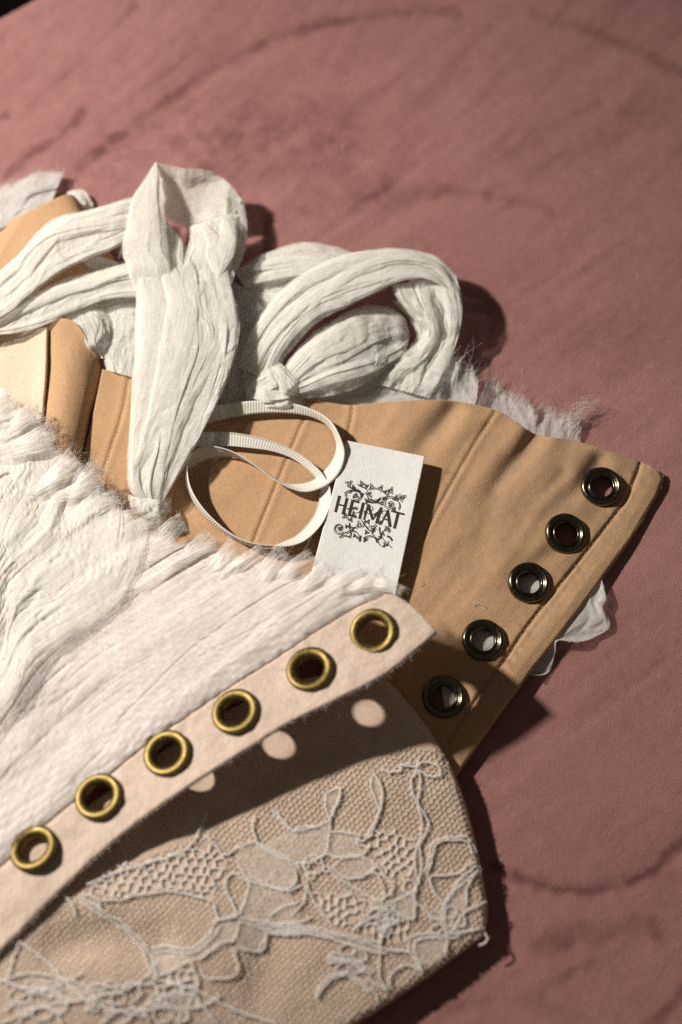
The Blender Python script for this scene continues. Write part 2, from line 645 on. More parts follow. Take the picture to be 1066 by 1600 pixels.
CHIFFON = gauze('white_gauze', (.88, .855, .80), (.945, .93, .885), clear=.20, trans=.33, crinkle=.55)
CHIFFON_OVER = gauze('blush_gauze', (.88, .815, .785), (.945, .895, .87), clear=.20, trans=.18, crinkle=.38, weave=.5)
CHIFFON_THIN = gauze('sheer_gauze', (.80, .77, .75), (.87, .85, .83), clear=.30, trans=.35)
TAN = woven('tan_satin', (.50, .305, .168), (.625, .385, .212), scale=2.8, sheen=.2, b_s=.8, spec=.25, rough=.75, wv=.3, dark_tint=(.30, .205, .13), grain=.45)
TAN_LIT = woven('lit_lining', (.66, .50, .37), (.72, .57, .44), scale=2.6, b_s=.4)  # lining cloth in a paler colour: brightness of its lit side painted in
FLAP = woven('blush_cotton', (.66, .515, .425), (.735, .59, .50), scale=1.5, b_s=1.0, twill=False, grain=.5)
LACEBASE = woven('beige_coutil', (.585, .43, .325), (.73, .57, .455), scale=2.0, b_s=.55, blotch=.10, wv=.2)
RIBBON = None
LABEL = woven('white_label_weave', (.80, .80, .78), (.85, .85, .83), scale=2.6, b_s=.45, twill=False, grain=.3)
YARN = plain('white_yarn', (.80, .77, .72), trans=.25)
YARN_DARK = plain('tan_sewing_thread', (.60, .40, .24))
LACE_CORD = plain('lace_cord', (.95, .90, .86))
LACE_NET = plain('lace_net', (.80, .67, .56))
INK = plain('black_ink', (.035, .028, .022))
GUN = metal('gunmetal', (.10, .085, .06), (.20, .165, .115), .22)
BRASS = metal('antique_brass', (.12, .086, .032), (.23, .168, .06), .44)
SUEDE = suede('pink_suede')
DARK = plain('dark_floor_paint', (.05, .034, .03))

# ------------------------------------------------------------------ the surface
gx = np.concatenate([np.linspace(-.75, -.16, 14)[:-1], np.linspace(-.16, .16, 290), np.linspace(.16, .75, 14)[1:]])
gy = np.concatenate([np.linspace(-.75, -.23, 12)[:-1], np.linspace(-.23, .26, 420), np.linspace(.26, .5, 10)[1:]])
XX, YY = np.meshgrid(gx, gy)
PT = np.stack([XX, YY, 0 * XX], -1)
rel = PT - CAM
dep = rel @ FWD
PU = 533 + (rel @ RIGHT) / dep * LENS / 36 * 1600
PV = 800 - (rel @ UP) / dep * LENS / 36 * 1600
nap = .28 + .35 * (fbm(PU / 260, PV / 200, 5, 4) - .5)
STROKES = [  # brushed arcs: points, width, depth
    ([(130, 255), (200, 200), (290, 135), (390, 75), (500, 38), (620, 18), (720, 20)], 11, .38),
    ([(10, 275), (40, 245), (90, 215), (130, 172)], 10, .42),
    ([(-10, 190), (10, 180)], 8, .5),
    ([(90, 130), (150, 70), (215, 5)], 7, .22),
    ([(200, 160), (260, 110), (340, 55)], 8, .18),
    ([(330, 270), (420, 200), (540, 165), (660, 150)], 26, .16),
    ([(480, 330), (600, 300), (720, 300), (860, 325)], 12, .20),
    ([(560, 330), (700, 290), (820, 225), (930, 160)], 14, .18),
    ([(830, 20), (930, 50), (1020, 90), (1080, 115)], 13, .24),
    ([(760, 300), (860, 250), (960, 215)], 16, .12),
    ([(770, 1355), (830, 1378), (900, 1392), (960, 1385), (1010, 1365), (1070, 1315)], 11, .45),
    ([(840, 1480), (900, 1462), (960, 1455), (1020, 1450)], 22, .3),
    ([(850, 1545), (890, 1520), (930, 1500)], 10, .25),
    ([(1010, 1610), (1040, 1580), (1075, 1540)], 14, .5),
    ([(990, 1370), (1030, 1365), (1075, 1370)], 9, .2),
    ([(700, 1575), (800, 1560), (900, 1590)], 16, .2),
    ([(960, 560), (1010, 480), (1066, 420)], 30, .10),
]
rag_n = fbm(PU / 16, PV / 16, 21, 3) - .5
for pts, w, dpt in STROKES:
    d = dline(PU, PV, spl(pts, 30)) + rag_n * w * 1.5
    nap += 1.2 * dpt * np.exp(-(np.abs(d) / (w * .75)) ** 2) * (.55 + .9 * vn(PU / 45, PV / 45, 23))
# a worn, blotchy patch behind the straps
blot = inside(PU, PV, [(120, 250), (260, 190), (400, 170), (520, 150), (600, 230), (560, 330), (380, 360), (250, 300)])
soft = np.clip(dline(PU, PV, [(170, 240), (300, 215), (460, 215), (560, 260)]) / 95, 0, 1)
nap += .34 * (1 - soft) * np.clip((fbm(PU / 26 + PV / 60, PV / 17 - PU / 60, 31, 3) - .42) / .16, 0, 1) * .75 + .12 * (1 - soft) * 0
streak = fbm((PU + PV * .9) / 30, (PU * .5 - PV) / 150, 41, 3)
nap += .16 * np.clip(streak - .54, 0, 1) * 4 * np.clip((600 - PV) / 400, 0, 1)
nap += .30 * (fbm((PU * .8 - PV * .6) / 110, (PU * .6 + PV * .8) / 14, 43, 3) - .5) * vn(PU / 130, PV / 130, 47) * 1.6
nap += .20 * (fbm(PU / 9, PV / 9, 45, 2) - .5)
Z = -.35 * np.exp(-(dline(PU, PV, spl(STROKES[0][0], 30)) / 16) ** 2) - .4 * np.exp(-(dline(PU, PV, spl(STROKES[10][0], 30)) / 14) ** 2)
Z += 1.4 * (fbm(PU / 420, PV / 420, 61, 2) - .5)
Z += .16 * (fbm(PU / 22, PV / 22, 62, 2) - .5)
# the far left corner rolls over the edge of the seat
e0, e1 = W(np.array([[-2., 34., 0.], [66., -3., 0.]]))
ed = np.array([-(e1 - e0)[1], (e1 - e0)[0]])
ed /= np.linalg.norm(ed)
over = (XX - e0[0]) * ed[0] + (YY - e0[1]) * ed[1]
Z = Z * MM - np.clip(over + .004, 0, 1) ** 2 * 60 * (over < .004) - (over >= .004) * .3
# cloth rises a little where it lies on padding at the far right corner
F = grid_faces(*XX.shape)
me = mesh_from(np.stack([XX, YY, Z], -1).reshape(-1, 3), F, attr={'nap': np.clip(nap, 0, 1)})
ground = link('suede_surface', me, SUEDE, None, 'structure')
ground['label'] = 'dusty pink suede cloth with brushed nap marks under the corset'
me = mesh_from([(-3, -3, -.29), (3, -3, -.29), (3, 3, -.29), (-3, 3, -.29)], [(0, 1, 2, 3)])
fl = link('floor', me, DARK, None, 'structure')
fl['label'] = 'dark floor below the edge of the pink cloth'

# ------------------------------------------------------------------ the garment
corset = bpy.data.objects.new('corset', None)
COL.objects.link(corset)
corset['label'] = 'nude corset with white gauze straps, eyelets and lace lying open on pink suede'
corset['category'] = 'corset'

# ---- tan lining with the dark eyelets
T_ = [(160, 577, 7), (205, 586, 6.5), (300, 622, 6), (400, 634, 6), (480, 625, 6.3), (550, 633, 5.2), (620, 627, 6.6), (700, 626, 6), (775, 641, 4.8),
      (835, 677, 3.6), (905, 690, 3.6), (1000, 721, 2.4), (1034, 738, 2.2)]
B_ = [(100, 810, 6), (300, 900, 6), (450, 980, 6), (580, 1070, 5.5), (660, 1150, 4.5), (712, 1216, 3.6)]
L_ = [(160, 577, 7), (145, 650, 6.5), (125, 730, 6), (100, 810, 6)]
R_ = [(1034, 738, 2.2), (1037, 750, 2.1), (1027, 775, 2.1), (985, 845, 2.4), (905, 955, 3.6), (830, 1051, 3.8), (765, 1140, 3.8), (712, 1216, 3.6)]
G = coons(T_, B_, L_, R_, 420, 300)
U, V = G[..., 0], G[..., 1]
hh = G[..., 2]
band = [(1002, 722), (992, 748), (975, 785), (940, 832), (900, 883), (862, 930), (820, 985), (790, 1030), (750, 1085), (700, 1160)]
seams = [[(776, 640), (735, 705), (690, 785), (637, 880)], [(482, 640), (460, 690), (435, 750), (395, 850), (380, 900)],
         [(552, 634), (548, 660), (540, 690)], [(202, 590), (190, 650), (172, 705), (160, 740)]]
db = dline(U, V, spl(band, 80))
hh += -.9 * np.exp(-(db / 3.0) ** 2)
hh += .38 * np.exp(-((db - 7) / 8) ** 2) * (vn((U * .62 - V * .78) / 9, (U + V) / 90, 76) - .5) * 1.6
edge = dline(U, V, R_)
hh += .55 * np.clip(1 - np.abs(edge - 18) / 18, 0, 1) ** .6
hh -= .9 * np.clip(1 - edge / 5, 0, 1) ** 2
for q, sm in enumerate(seams):
    d = dline(U, V, spl(sm, 40))
    hh += -.34 * np.exp(-(d / 1.8) ** 2) + .16 * np.exp(-((d - 7) / 5) ** 2)
creases = [([(838, 680), (815, 712), (785, 745), (745, 810)], 13, 2.0), ([(760, 668), (735, 690), (720, 712)], 11, .25),
           ([(708, 640), (685, 668), (655, 700), (630, 735)], 14, 1.5), ([(935, 722), (915, 750), (870, 790), (800, 860)], 13, 1.3), ([(880, 740), (850, 770), (800, 815)], 11, .7), ([(870, 860), (820, 890), (760, 930)], 12, .5),
           ([(600, 650), (575, 690), (560, 740)], 20, .3)]
for pts, w, dpt in creases:
    p = spl(pts, 30)
    d = dline(U, V, p)
    along = np.clip(np.hypot(U - p[-1, 0], V - p[-1, 1]) / np.hypot(*(p[0, :2] - p[-1, :2])), 0, 1)
    hh += -dpt * np.exp(-(d / w) ** 2) * along
    # the cloth swells beside a crease
    hh += .45 * dpt * np.exp(-((d - 2.1 * w) / (1.3 * w)) ** 2) * along
rot = (U * .62 + V * -.78, U * .78 + V * .62)
hh += 1.3 * (fbm(rot[0] / 170, rot[1] / 55, 71, 3) - .5) * np.clip((U - 380) / 200, .25, 1)
hh += .5 * (fbm(U / 120, V / 120, 75, 2) - .5)
DE = [(940, 762), (884, 834), (827, 911), (755, 1000), (693, 1090)]
for (x, y) in DE:
    d = np.hypot(U - x, V - y)
    hh += -.55 * np.exp(-((d - 8) / 30) ** 2)
G[..., 2] = hh
lining = Patch(G)
frames = [lining.frame(x, y, 9) for x, y in DE]
darken = .62 * np.clip((U - 640) / 260, 0, 1) * fbm(rot[0] / 120, rot[1] / 36, 77, 3) * 1.3  # darker brown tint towards the right, along creases and around eyelets
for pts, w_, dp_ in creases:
    darken += .40 * min(1, dp_) * np.exp(-(dline(U, V, spl(pts, 30)) / (w_ * 1.1)) ** 2) * fbm(U / 18, V / 18, 79, 2) * 1.6
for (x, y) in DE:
    darken += .35 * np.exp(-((np.hypot(U - x + 12, V - y + 12) - 24) / 12) ** 2) * vn(U / 20, V / 20, 78)
lo = lining.build('lining_panel', TAN, corset, thick=1.3, attr={'darken': np.clip(darken, 0, 1)}, holes=[(f[0], .0043) for f in frames],
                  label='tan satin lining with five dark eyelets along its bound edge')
PROFILE_GUN = [(1.0, -.10), (1.0, .02), (.985, .10), (.94, .175), (.87, .21), (.79, .20), (.72, .14), (.675, .07), (.645, .075), (.615, .13), (.58, .155), (.55, .13),
               (.525, .05), (.515, -.03), (.51, -.12), (.51, -.17)]
gun_me = lathe('eyelet', PROFILE_GUN, 6.5, GUN, None)
gun_me.materials.append(GUN)
for k, (p, n) in enumerate(frames):
    o = bpy.data.objects.new('eyelet', gun_me)
    COL.objects.link(o)
    o.parent = lo
    n = (n + Vector((random.uniform(-.05, .05), random.uniform(-.05, .05), 0))).normalized()
    o.matrix_world = Matrix.Translation(p + n * .0003) @ n.to_track_quat('Z', 'Y').to_matrix().to_4x4()
# stitching: short stitches lying in the seam lines
st = Threads()


def stitches(th, pts, patch, pitch, length, r, lift, jit=.4):
    p = spl(pts, 400)
    L = np.linalg.norm(np.diff(p[:, :2], axis=0), axis=1).sum()
    n = int(L / pitch)
    for k in range(n):
        a = p[int((k + .2) / n * 399)]
        b = p[min(399, int((k + .2 + length) / n * 399))]
        q = np.array([a[:2], (a[:2] + b[:2]) / 2, b[:2]]) + RNG.normal(0, jit, (1, 2))
        h = patch.h(q[:, 0], q[:, 1]).mean()
        z = np.array([h - .1, h + lift, h - .1])
        th.add(W(np.column_stack([q, z])), r, r, 4)


stitches(st, band, lining, 9, .62, .13, .28)
for sm in seams:
    stitches(st, sm, lining, 6.5, .6, .10, .22, .3)
st.build('stitching', YARN_DARK, lo)
# loose thread ends on the lining
tk = Threads()
for x, y, a in [(741, 942, 20), (652, 908, -20), (668, 718, 60)]:
    h = lining.h(np.array([x]), np.array([y]))[0] + (5 if y == 718 else .4)
    q = np.linspace(0, 5.5, 14)
    tk.add(W(np.column_stack([x + 5 * np.cos(q + a) + q * 1.2, y + 3 * np.sin(q + a) + q * .5, h + .2 * q])), .07, .05)
tk.build('thread_tail', YARN, lo)

# ---- lining of the other side, behind the straps on the left
G = coons([(72, 512, 9), (90, 498, 10), (120, 506, 10), (152, 556, 8.5)], [(58, 690, 9), (80, 735, 10), (105, 760, 9), (118, 770, 4)],
          [(72, 512, 9), (72, 580, 9), (66, 640, 9), (58, 690, 9)], [(152, 556, 8.5), (157, 585, 5), (143, 660, 4), (118, 770, 4)], 90, 110)
s = np.linspace(0, 1, 90)[None]
G[..., 2] += 3.2 * np.sin(np.pi * np.clip(s, 0, 1)) ** .7 + .5 * (fbm(G[..., 0] / 30, G[..., 1] / 90, 81) - .5)
Patch(G).build('boning_channel', TAN, corset, thick=1.2)
G = coons([(-40, 530, 4), (0, 524, 7), (40, 517, 9), (73, 511, 12)], [(-40, 660, 4), (0, 660, 7), (40, 660, 9), (62, 662, 12)],
          [(-40, 530, 4), (-40, 660, 4)], [(73, 511, 12), (71, 580, 12), (66, 640, 12), (62, 662, 12)], 60, 60)
G[..., 2] += .5 * (fbm(G[..., 0] / 40, G[..., 1] / 40, 85) - .5)
Patch(G).build('facing', TAN_LIT, corset, thick=1.0, label='lining facing catching the light at the left edge')
G = coons([(-40, 385, 4), (0, 355, 5), (50, 328, 8), (92, 308, 9), (112, 304, 8), (127, 318, 4.5)], [(-40, 540, 5), (60, 520, 6), (140, 515, 5), (190, 500, 3)],
          [(-40, 385, 4), (-40, 540, 5)], [(127, 318, 4.5), (140, 345, 4), (185, 420, 4), (190, 500, 3)], 120, 100)
d = dline(G[..., 0], G[..., 1], [(30, 352), (22, 375), (0, 405)])
side = np.clip((26 - (G[..., 0] - (G[..., 1] - 352) * -.55)) / 20, 0, 1)
G[..., 2] += -2.6 * side + .5 * (fbm(G[..., 0] / 40, G[..., 1] / 40, 87) - .5)
Patch(G).build('lining_corner', TAN, corset, thick=1.2)

# ---- white gauze peeping out under the lining edge
yarn_under = Threads()
strip('gauze_underlayer', [(680, 1020), (745, 955), (820, 900), (880, 880)], [(700, 1130), (780, 1075), (840, 1020), (890, 950)], [2.3, 2.3, 2.1, 1.8], parent=corset,
      nf=3, ah=.15, lat=.3, seed=3, layers=1)
# ---- frayed ruffle behind the top edge of the lining
fr = Threads()


def ruffle(base, tips, h0, h1, nf, seed, mat, fr_n, fr_len, ang, name='frayed_ruffle', ah=1.3, lat=.6, lobes=.16, label=None, whole=False):
    ns, nt = 130, 46
    G = strip_grid([(0, 0), (1, 0)], [(0, 1), (1, 1)], 0, ns=nt, nt=ns, nf=nf, ah=ah, lat=0, fine=.1, seed=seed)
    hp = G[..., 2]                                      # (ns across, nt along)
    P0, P1 = spl(base, ns), spl(tips, ns)
    x = np.linspace(0, 1, nt)[None, :, None]
    k = 1 + lobes * 2 * (fbm(np.linspace(0, nf * 1.3, ns), np.zeros(ns), seed + 9) - .5)[:, None, None]
    Q = P0[:, None] + (P1 - P0)[:, None] * x * k
    sh = np.gradient(hp, axis=0) * lat * 12
    tang = np.gradient(P0, axis=0)
    tang /= np.linalg.norm(tang, axis=1)[:, None] + 1e-9
    Q = Q + tang[:, None] * sh[..., None]
    xx = np.linspace(0, 1, nt)[None]
    H = h0 + (h1 - h0) * xx + hp * (.35 + .65 * xx)
    p = Patch(np.dstack([Q, np.maximum(H, .5)]))
    fade = np.clip((xx + 0 * hp - .80) / .20, 0, 1) ** 1.3
    p.ob = p.build(name, mat, corset, label=label, attr={'fade': fade * (.3 if whole else 1)})
    fr.fray(p.G[:, -5], int(fr_n * .8), fr_len * .8, ang, spread=9, curl=5, r=.04, back=6)
    return p


ruffle([(800, 1046), (838, 1000), (880, 950), (925, 890)], [(832, 1054), (858, 1050), (867, 1022), (872, 1002), (905, 1003), (938, 992), (954, 978), (944, 950), (948, 935), (941, 905)], 1.4, 3.4, 3.6, 16,
       CHIFFON, 14, 7, -25, name='gauze_strap_end', ah=2.6, lat=.9, lobes=.03, whole=True, label='folded white gauze end sticking out under the tan lining')
ruffle([(735, 655), (775, 665), (815, 690), (838, 700)], [(762, 592), (775, 594), (805, 612), (832, 632)], 1.0, 3.0, 4, 12, CHIFFON_THIN, 60, 24, 62)
ruffle([(815, 690), (850, 700), (880, 705), (905, 708)], [(826, 628), (852, 634), (880, 643), (910, 650)], 1.0, 3.2, 5, 14, CHIFFON_THIN, 70, 24, 66,
       label='greyish sheer frayed ruffle end behind the tan lining')
for k in range(26):   # the long wisps on the far end of the ruffle
    x0, y0 = random.uniform(880, 912), random.uniform(640, 660)
    q = np.linspace(0, 1, 12)
    L = random.uniform(20, 52)
    fr.add(W(np.column_stack([x0 + L * q * random.uniform(.5, 1) + 3 * np.sin(q * 9 + k), y0 - L * .55 * np.sin(q * random.uniform(1, 2.4)) + 2 * np.cos(q * 8 + k),
                              3 + 3 * q * random.random()])), .05, .03)

# ---- bow on the right: straps looped over
strip('gauze_bow', [(366, 424), (400, 402), (440, 386), (478, 377), (520, 384), (560, 398), (600, 410)],
      [(384, 452), (420, 446), (470, 436), (520, 432), (570, 430), (610, 430)], [4, 5, 6, 6, 6], parent=corset, nf=3.5, ah=.9, lat=.5, bulge=[1, 2, 2, 2], strands=2, seed=21)
strip('gauze_bow', [(378, 452), (420, 444), (480, 436), (540, 436)], [(392, 488), (430, 500), (480, 492), (530, 480)], [3, 4, 5, 5], parent=corset, nf=3, ah=.8, lat=.5, strands=2, seed=23)
strip('gauze_bow', [(352, 432), (385, 452), (410, 478), (432, 512)], [(346, 480), (372, 488), (392, 510), (404, 540)], [6, 6, 6, 6], parent=corset, nf=2.5, ah=.7, lat=.5, seed=25, mat=CHIFFON_THIN)
strip('gauze_bow', [(345, 640), (340, 590), (352, 530), (372, 480)], [(410, 625), (408, 580), (410, 540), (430, 505)], [4, 5, 6, 6], parent=corset, nf=3, ah=.7, lat=.5, strands=2, seed=27, mat=CHIFFON_THIN)
strip('gauze_bow', [(612, 470), (640, 500), (648, 530), (612, 570), (580, 600)], [(700, 470), (705, 520), (705, 560), (700, 590), (690, 615)], [3, 3, 3, 3], parent=corset, nf=3, ah=.5, seed=28)
# the inner lobe
strip('gauze_bow', [(436, 600), (452, 560), (500, 512), (555, 482), (600, 478), (630, 494), (641, 522)],
      [(450, 622), (490, 622), (540, 612), (585, 592), (612, 572), (632, 552), (641, 526)], [7, 8.5, 9, 9, 8, 6, 3.5], parent=corset, nf=4.5, ah=.75, lat=.55, bulge=[1, 3, 4.5, 4, 2, 1],
      strands=3, seed=31, ns=170, nt=110)
# falling leg of the outer loop
strip('gauze_bow', [(612, 446), (622, 470), (648, 500), (660, 520), (640, 545), (606, 572), (590, 600)],
      [(712, 428), (722, 470), (720, 510), (712, 545), (702, 575), (690, 600), (670, 622)], [12.2, 12.2, 10.5, 8, 6.5, 5.5, 5], parent=corset, nf=4.5, ah=1.25, lat=.8, strands=3, seed=33, ns=170, nt=130,
      bulge=[0, 1, 1, 1, .5, .5], drift=1.6)
# the outer loop arching over
strip('gauze_bow', [(372, 575), (384, 535), (412, 485), (455, 440), (510, 408), (575, 390), (630, 388), (680, 400), (712, 430), (722, 462)],
      [(430, 598), (438, 575), (455, 548), (495, 505), (545, 478), (588, 458), (612, 446), (640, 436), (672, 438), (700, 452)], [7, 9, 11, 12.5, 13, 13.5, 13.2, 12.5],
      parent=corset, nf=5, ah=.95, lat=.6, bulge=[1, 2, 2.5, 2.5, 2.2, 1.5, .8], strands=4, seed=35, ns=220, nt=130, label='outer white gauze loop arching over the bow')
# spread skirt of the bow resting on the lining edge
strip('gauze_bow', [(462, 628), (500, 598), (560, 570), (620, 552), (690, 556)], [(470, 640), (540, 641), (600, 636), (660, 634), (745, 640)], [5.6, 7, 7.6, 7, 6], parent=corset,
      nf=2.5, ah=.35, lat=.3, hb=[4.5, 3.0, 3.2, 2.8, 1.5], seed=37)
p = ruffle([(555, 640), (620, 636), (690, 636), (742, 648)], [(590, 575), (640, 545), (700, 552), (748, 584)], 2.2, 7.2, 9, 39, CHIFFON_THIN, 180, 30, 52, ah=1.5, lat=.8)
# the knot at the foot of the bow
def knot(A, B, h, bulge, seed, nf=2.2):
    strip('gauze_knot', A, B, h, parent=corset, nf=nf, ah=.9, lat=.7, bulge=bulge, seed=seed, ns=90, nt=60, layers=1, fine=.2, drift=2.0)


knot([(386, 628), (392, 596), (420, 574), (452, 578), (470, 600)], [(420, 636), (424, 620), (436, 612), (450, 614), (462, 632)], [5, 7.5, 9, 9, 7], [1, 2.5, 3.5, 3, 1], 301)
knot([(384, 606), (410, 602), (440, 604), (474, 612)], [(386, 632), (412, 636), (446, 636), (478, 632)], [5.5, 9, 9.6, 6], [1, 2.2, 2.6, 1], 305)
knot([(430, 560), (448, 576), (466, 594), (480, 616)], [(412, 574), (424, 594), (440, 614), (456, 634)], [9, 10.8, 11, 6.5], [.6, 1.8, 2.0, .8], 309)

# ---- straps on the left
strip('gauze_ruffle', [(-40, 300), (20, 285), (60, 268), (100, 268)], [(-40, 380), (10, 362), (50, 340), (80, 318)], [3.5, 3.5, 4, 3.5], parent=corset, nf=3.2, ah=.8, lat=.5, mat=CHIFFON_THIN, seed=41)
fr.fray([(-20, 292, 4), (30, 280, 4), (60, 268, 4), (100, 268, 4)], 70, 12, 80)
strip('gauze_ruffle', [(104, 300), (118, 296), (132, 298), (146, 318)], [(112, 318), (122, 322), (132, 330), (140, 336)], [2.5, 3, 3, 2], parent=corset, nf=2.5, ah=.8, lat=.5, seed=43, ns=40, nt=30)
strip('gauze_strap', [(165, 462), (160, 500), (160, 545), (166, 578)], [(240, 440), (238, 500), (228, 550), (216, 592)], [7.5, 8, 8, 7], parent=corset, nf=2.4, ah=.7, seed=45, bulge=2)
strip('gauze_strap', [(120, 402), (135, 415), (150, 430), (160, 450)], [(150, 398), (190, 412), (215, 425), (220, 455)], [7, 7.5, 7, 7], parent=corset, nf=2, ah=.7, seed=46, bulge=1.5)
knot([(98, 488), (110, 512), (126, 538), (150, 562)], [(140, 478), (158, 502), (168, 530), (170, 558)], [8, 10, 10, 7], [2, 3, 3, 1], 313, 2.6)
knot([(122, 470), (140, 492), (150, 515), (150, 540)], [(168, 470), (170, 496), (172, 520), (168, 545)], [8, 10.5, 11, 8], [1, 1.5, 1.5, 1], 317)
strip('gauze_strap', [(250, 392), (205, 408), (150, 424), (95, 438), (45, 462), (-40, 500)], [(245, 468), (190, 466), (150, 474), (90, 500), (45, 518), (-40, 528)],
      [12, 11.5, 11, 11, 10.5, 10], parent=corset, nf=3.6, ah=.85, lat=.6, bulge=[1, 2.5, 3, 3, 2], strands=3, seed=47, ns=200, nt=110,
      label='lower of the two gauze straps running off to the left')
strip('gauze_strap', [(212, 306), (170, 318), (135, 328), (92, 338), (58, 362), (22, 404), (-40, 452)], [(205, 372), (172, 392), (130, 408), (92, 428), (58, 456), (22, 490), (-40, 530)],
      [14, 14, 14, 13.5, 13, 12.5], parent=corset, nf=3, ah=1.0, lat=.7, bulge=[1, 2, 2.5, 2.5, 2], strands=3, seed=49, ns=200, nt=110,
      label='upper of the two gauze straps running off to the left')
# the standing loop at the top
strip('gauze_loop', [(374, 300), (385, 335), (386, 372), (378, 410), (358, 446)], [(352, 310), (352, 345), (348, 380), (338, 410), (318, 430)], [9, 9.5, 9, 9, 9], parent=corset,
      nf=2, ah=.5, lat=.4, seed=51, hb=[12, 11.5, 11, 11, 11])
strip('gauze_loop', [(243, 254), (285, 262), (325, 266), (358, 286), (378, 312)], [(250, 330), (268, 348), (292, 354), (330, 346), (368, 330)], [18, 16.5, 15.5, 14, 11], parent=corset,
      nf=1.6, ah=.35, lat=.3, fine=.06, hb=[8, 7, 7.5, 9, 11], bulge=-1.6, seed=53, ns=120, nt=80, label='inner face of the standing gauze loop')
strip('gauze_loop', [(296, 354), (296, 375), (290, 400), (282, 430)], [(366, 332), (372, 365), (366, 400), (356, 440)], [11.5, 12.5, 13, 14], parent=corset, nf=3, ah=.8, lat=.8, strands=2, seed=55, bulge=1.0, rag=.04, fade=(0, .35))
strip('gauze_loop', [(256, 340), (258, 362), (252, 390), (244, 420)], [(272, 356), (284, 376), (286, 400), (284, 425)], [11, 12, 13, 13], parent=corset, nf=2, ah=.6, seed=56)
strip('gauze_loop', [(243, 253), (222, 286), (206, 312), (198, 352), (192, 395), (206, 440), (222, 490)], [(246, 255), (253, 300), (258, 340), (262, 372), (266, 400), (272, 440), (280, 490)], [18.5, 17.5, 16.8, 16, 15.5, 13.5, 11], fade=(0, .3), rag=.05,
      parent=corset, nf=1.4, ah=.4, lat=.3, fine=.07, bulge=[0, .8, 1.4, 1.6, 1.2], seed=57, label='broad left face of the standing gauze loop')
# the wide strap hanging down
strip('gauze_strap', [(212, 388), (213, 440), (212, 480), (211, 540), (207, 600), (203, 660), (198, 728), (204, 768), (232, 794)],
      [(352, 384), (366, 428), (360, 450), (372, 480), (373, 515), (366, 555), (346, 610), (320, 665), (294, 718), (268, 764), (250, 794)],
      [8, 13.4, 14, 14, 13.5, 13, 12.5, 12, 11, 9.5], parent=corset, nf=6, ah=.8, lat=.75, bulge=[1, 2.5, 3.5, 4, 4, 3.5, 3, 2], strands=5, seed=59, ns=260, nt=170, rag=.02,
      label='wide white gauze strap hanging down beside the ribbon')
strip('gauze_strap', [(322, 470), (338, 520), (336, 580), (316, 640), (292, 700), (272, 745)], [(352, 462), (374, 500), (368, 556), (348, 612), (318, 672), (286, 735)],
      [16, 16.6, 16, 15, 14, 12.5], fade=(.2, .2), parent=corset, nf=1.6, ah=.7, lat=.5, bulge=1.2, seed=61, ns=160, nt=50)
strip('gauze_strap', [(284, 432), (290, 470), (310, 520), (320, 560)], [(336, 438), (340, 480), (346, 520), (338, 560)], [16.4, 17, 17, 15.8], fade=(.25, .45), parent=corset, nf=2, ah=.6, lat=.5, seed=63, bulge=.6, ns=80, nt=50)
knot([(198, 770), (216, 778), (240, 780), (268, 776)], [(206, 800), (222, 806), (244, 808), (268, 802)], [8, 12.5, 13, 8], [1, 2, 2, 1], 321)
knot([(230, 776), (246, 786), (258, 798), (262, 814)], [(206, 786), (220, 800), (232, 812), (240, 824)], [12, 14, 13, 9], [1, 1.6, 1.4, .5], 325)
fr.fray([(205, 780, 11), (230, 790, 12), (262, 795, 9)], 50, 14, -70, spread=60, curl=25)
fr.fray([(352, 440, 15), (372, 480, 15), (366, 550, 14)], 24, 12, 10, spread=50, curl=25)
fr.fray([(188, 392, 15), (200, 420, 14)], 22, 10, 200, spread=40)

# ---- satin ribbon hanger loops
m, N, L, out = new_mat('grosgrain_ribbon')
v = mapped(N, L, (1, 1, 1))
w = N('ShaderNodeTexWave')
w.bands_direction = 'X'
w.inputs['Scale'].default_value = .36
w.inputs['Distortion'].default_value = .3
L(v, w.inputs['Vector'])
b = bump(N, L, w.outputs['Fac'], .4, .0002)
p = N('ShaderNodeBsdfPrincipled')
p.inputs['Roughness'].default_value = .55
p.inputs['Sheen Weight'].default_value = .1
L(ramp(N, L, w.outputs['Fac'], [(.1, (.66, .61, .55)), (.6, (.76, .72, .66))]), p.inputs['Base Color'])
L(b, p.inputs['Normal'])
L(p.outputs[0], out.inputs[0])
RIBBON = m
RA = [(300, 644, 11), (340, 634, 10.5), (400, 627, 10), (450, 630, 10), (490, 641, 10.3), (518, 660, 11.5), (534, 690, 12), (538, 712, 11), (530, 738, 10.5), (510, 758, 10),
      (480, 768, 9.6), (455, 763, 9.8), (430, 750, 10.4), (400, 728, 11), (370, 709, 11), (345, 700, 11), (320, 698, 11), (300, 711, 11.5), (293, 730, 12),
      (298, 762, 12), (318, 795, 12), (350, 826, 12), (385, 846, 12), (420, 852, 12), (452, 853, 11), (480, 842, 10.5), (505, 815, 10), (516, 785, 9.6),
      (514, 758, 9.4), (496, 732, 9.6), (465, 708, 9.8), (430, 692, 9.8), (390, 681, 9.8), (350, 676, 9.8), (300, 677, 10)]
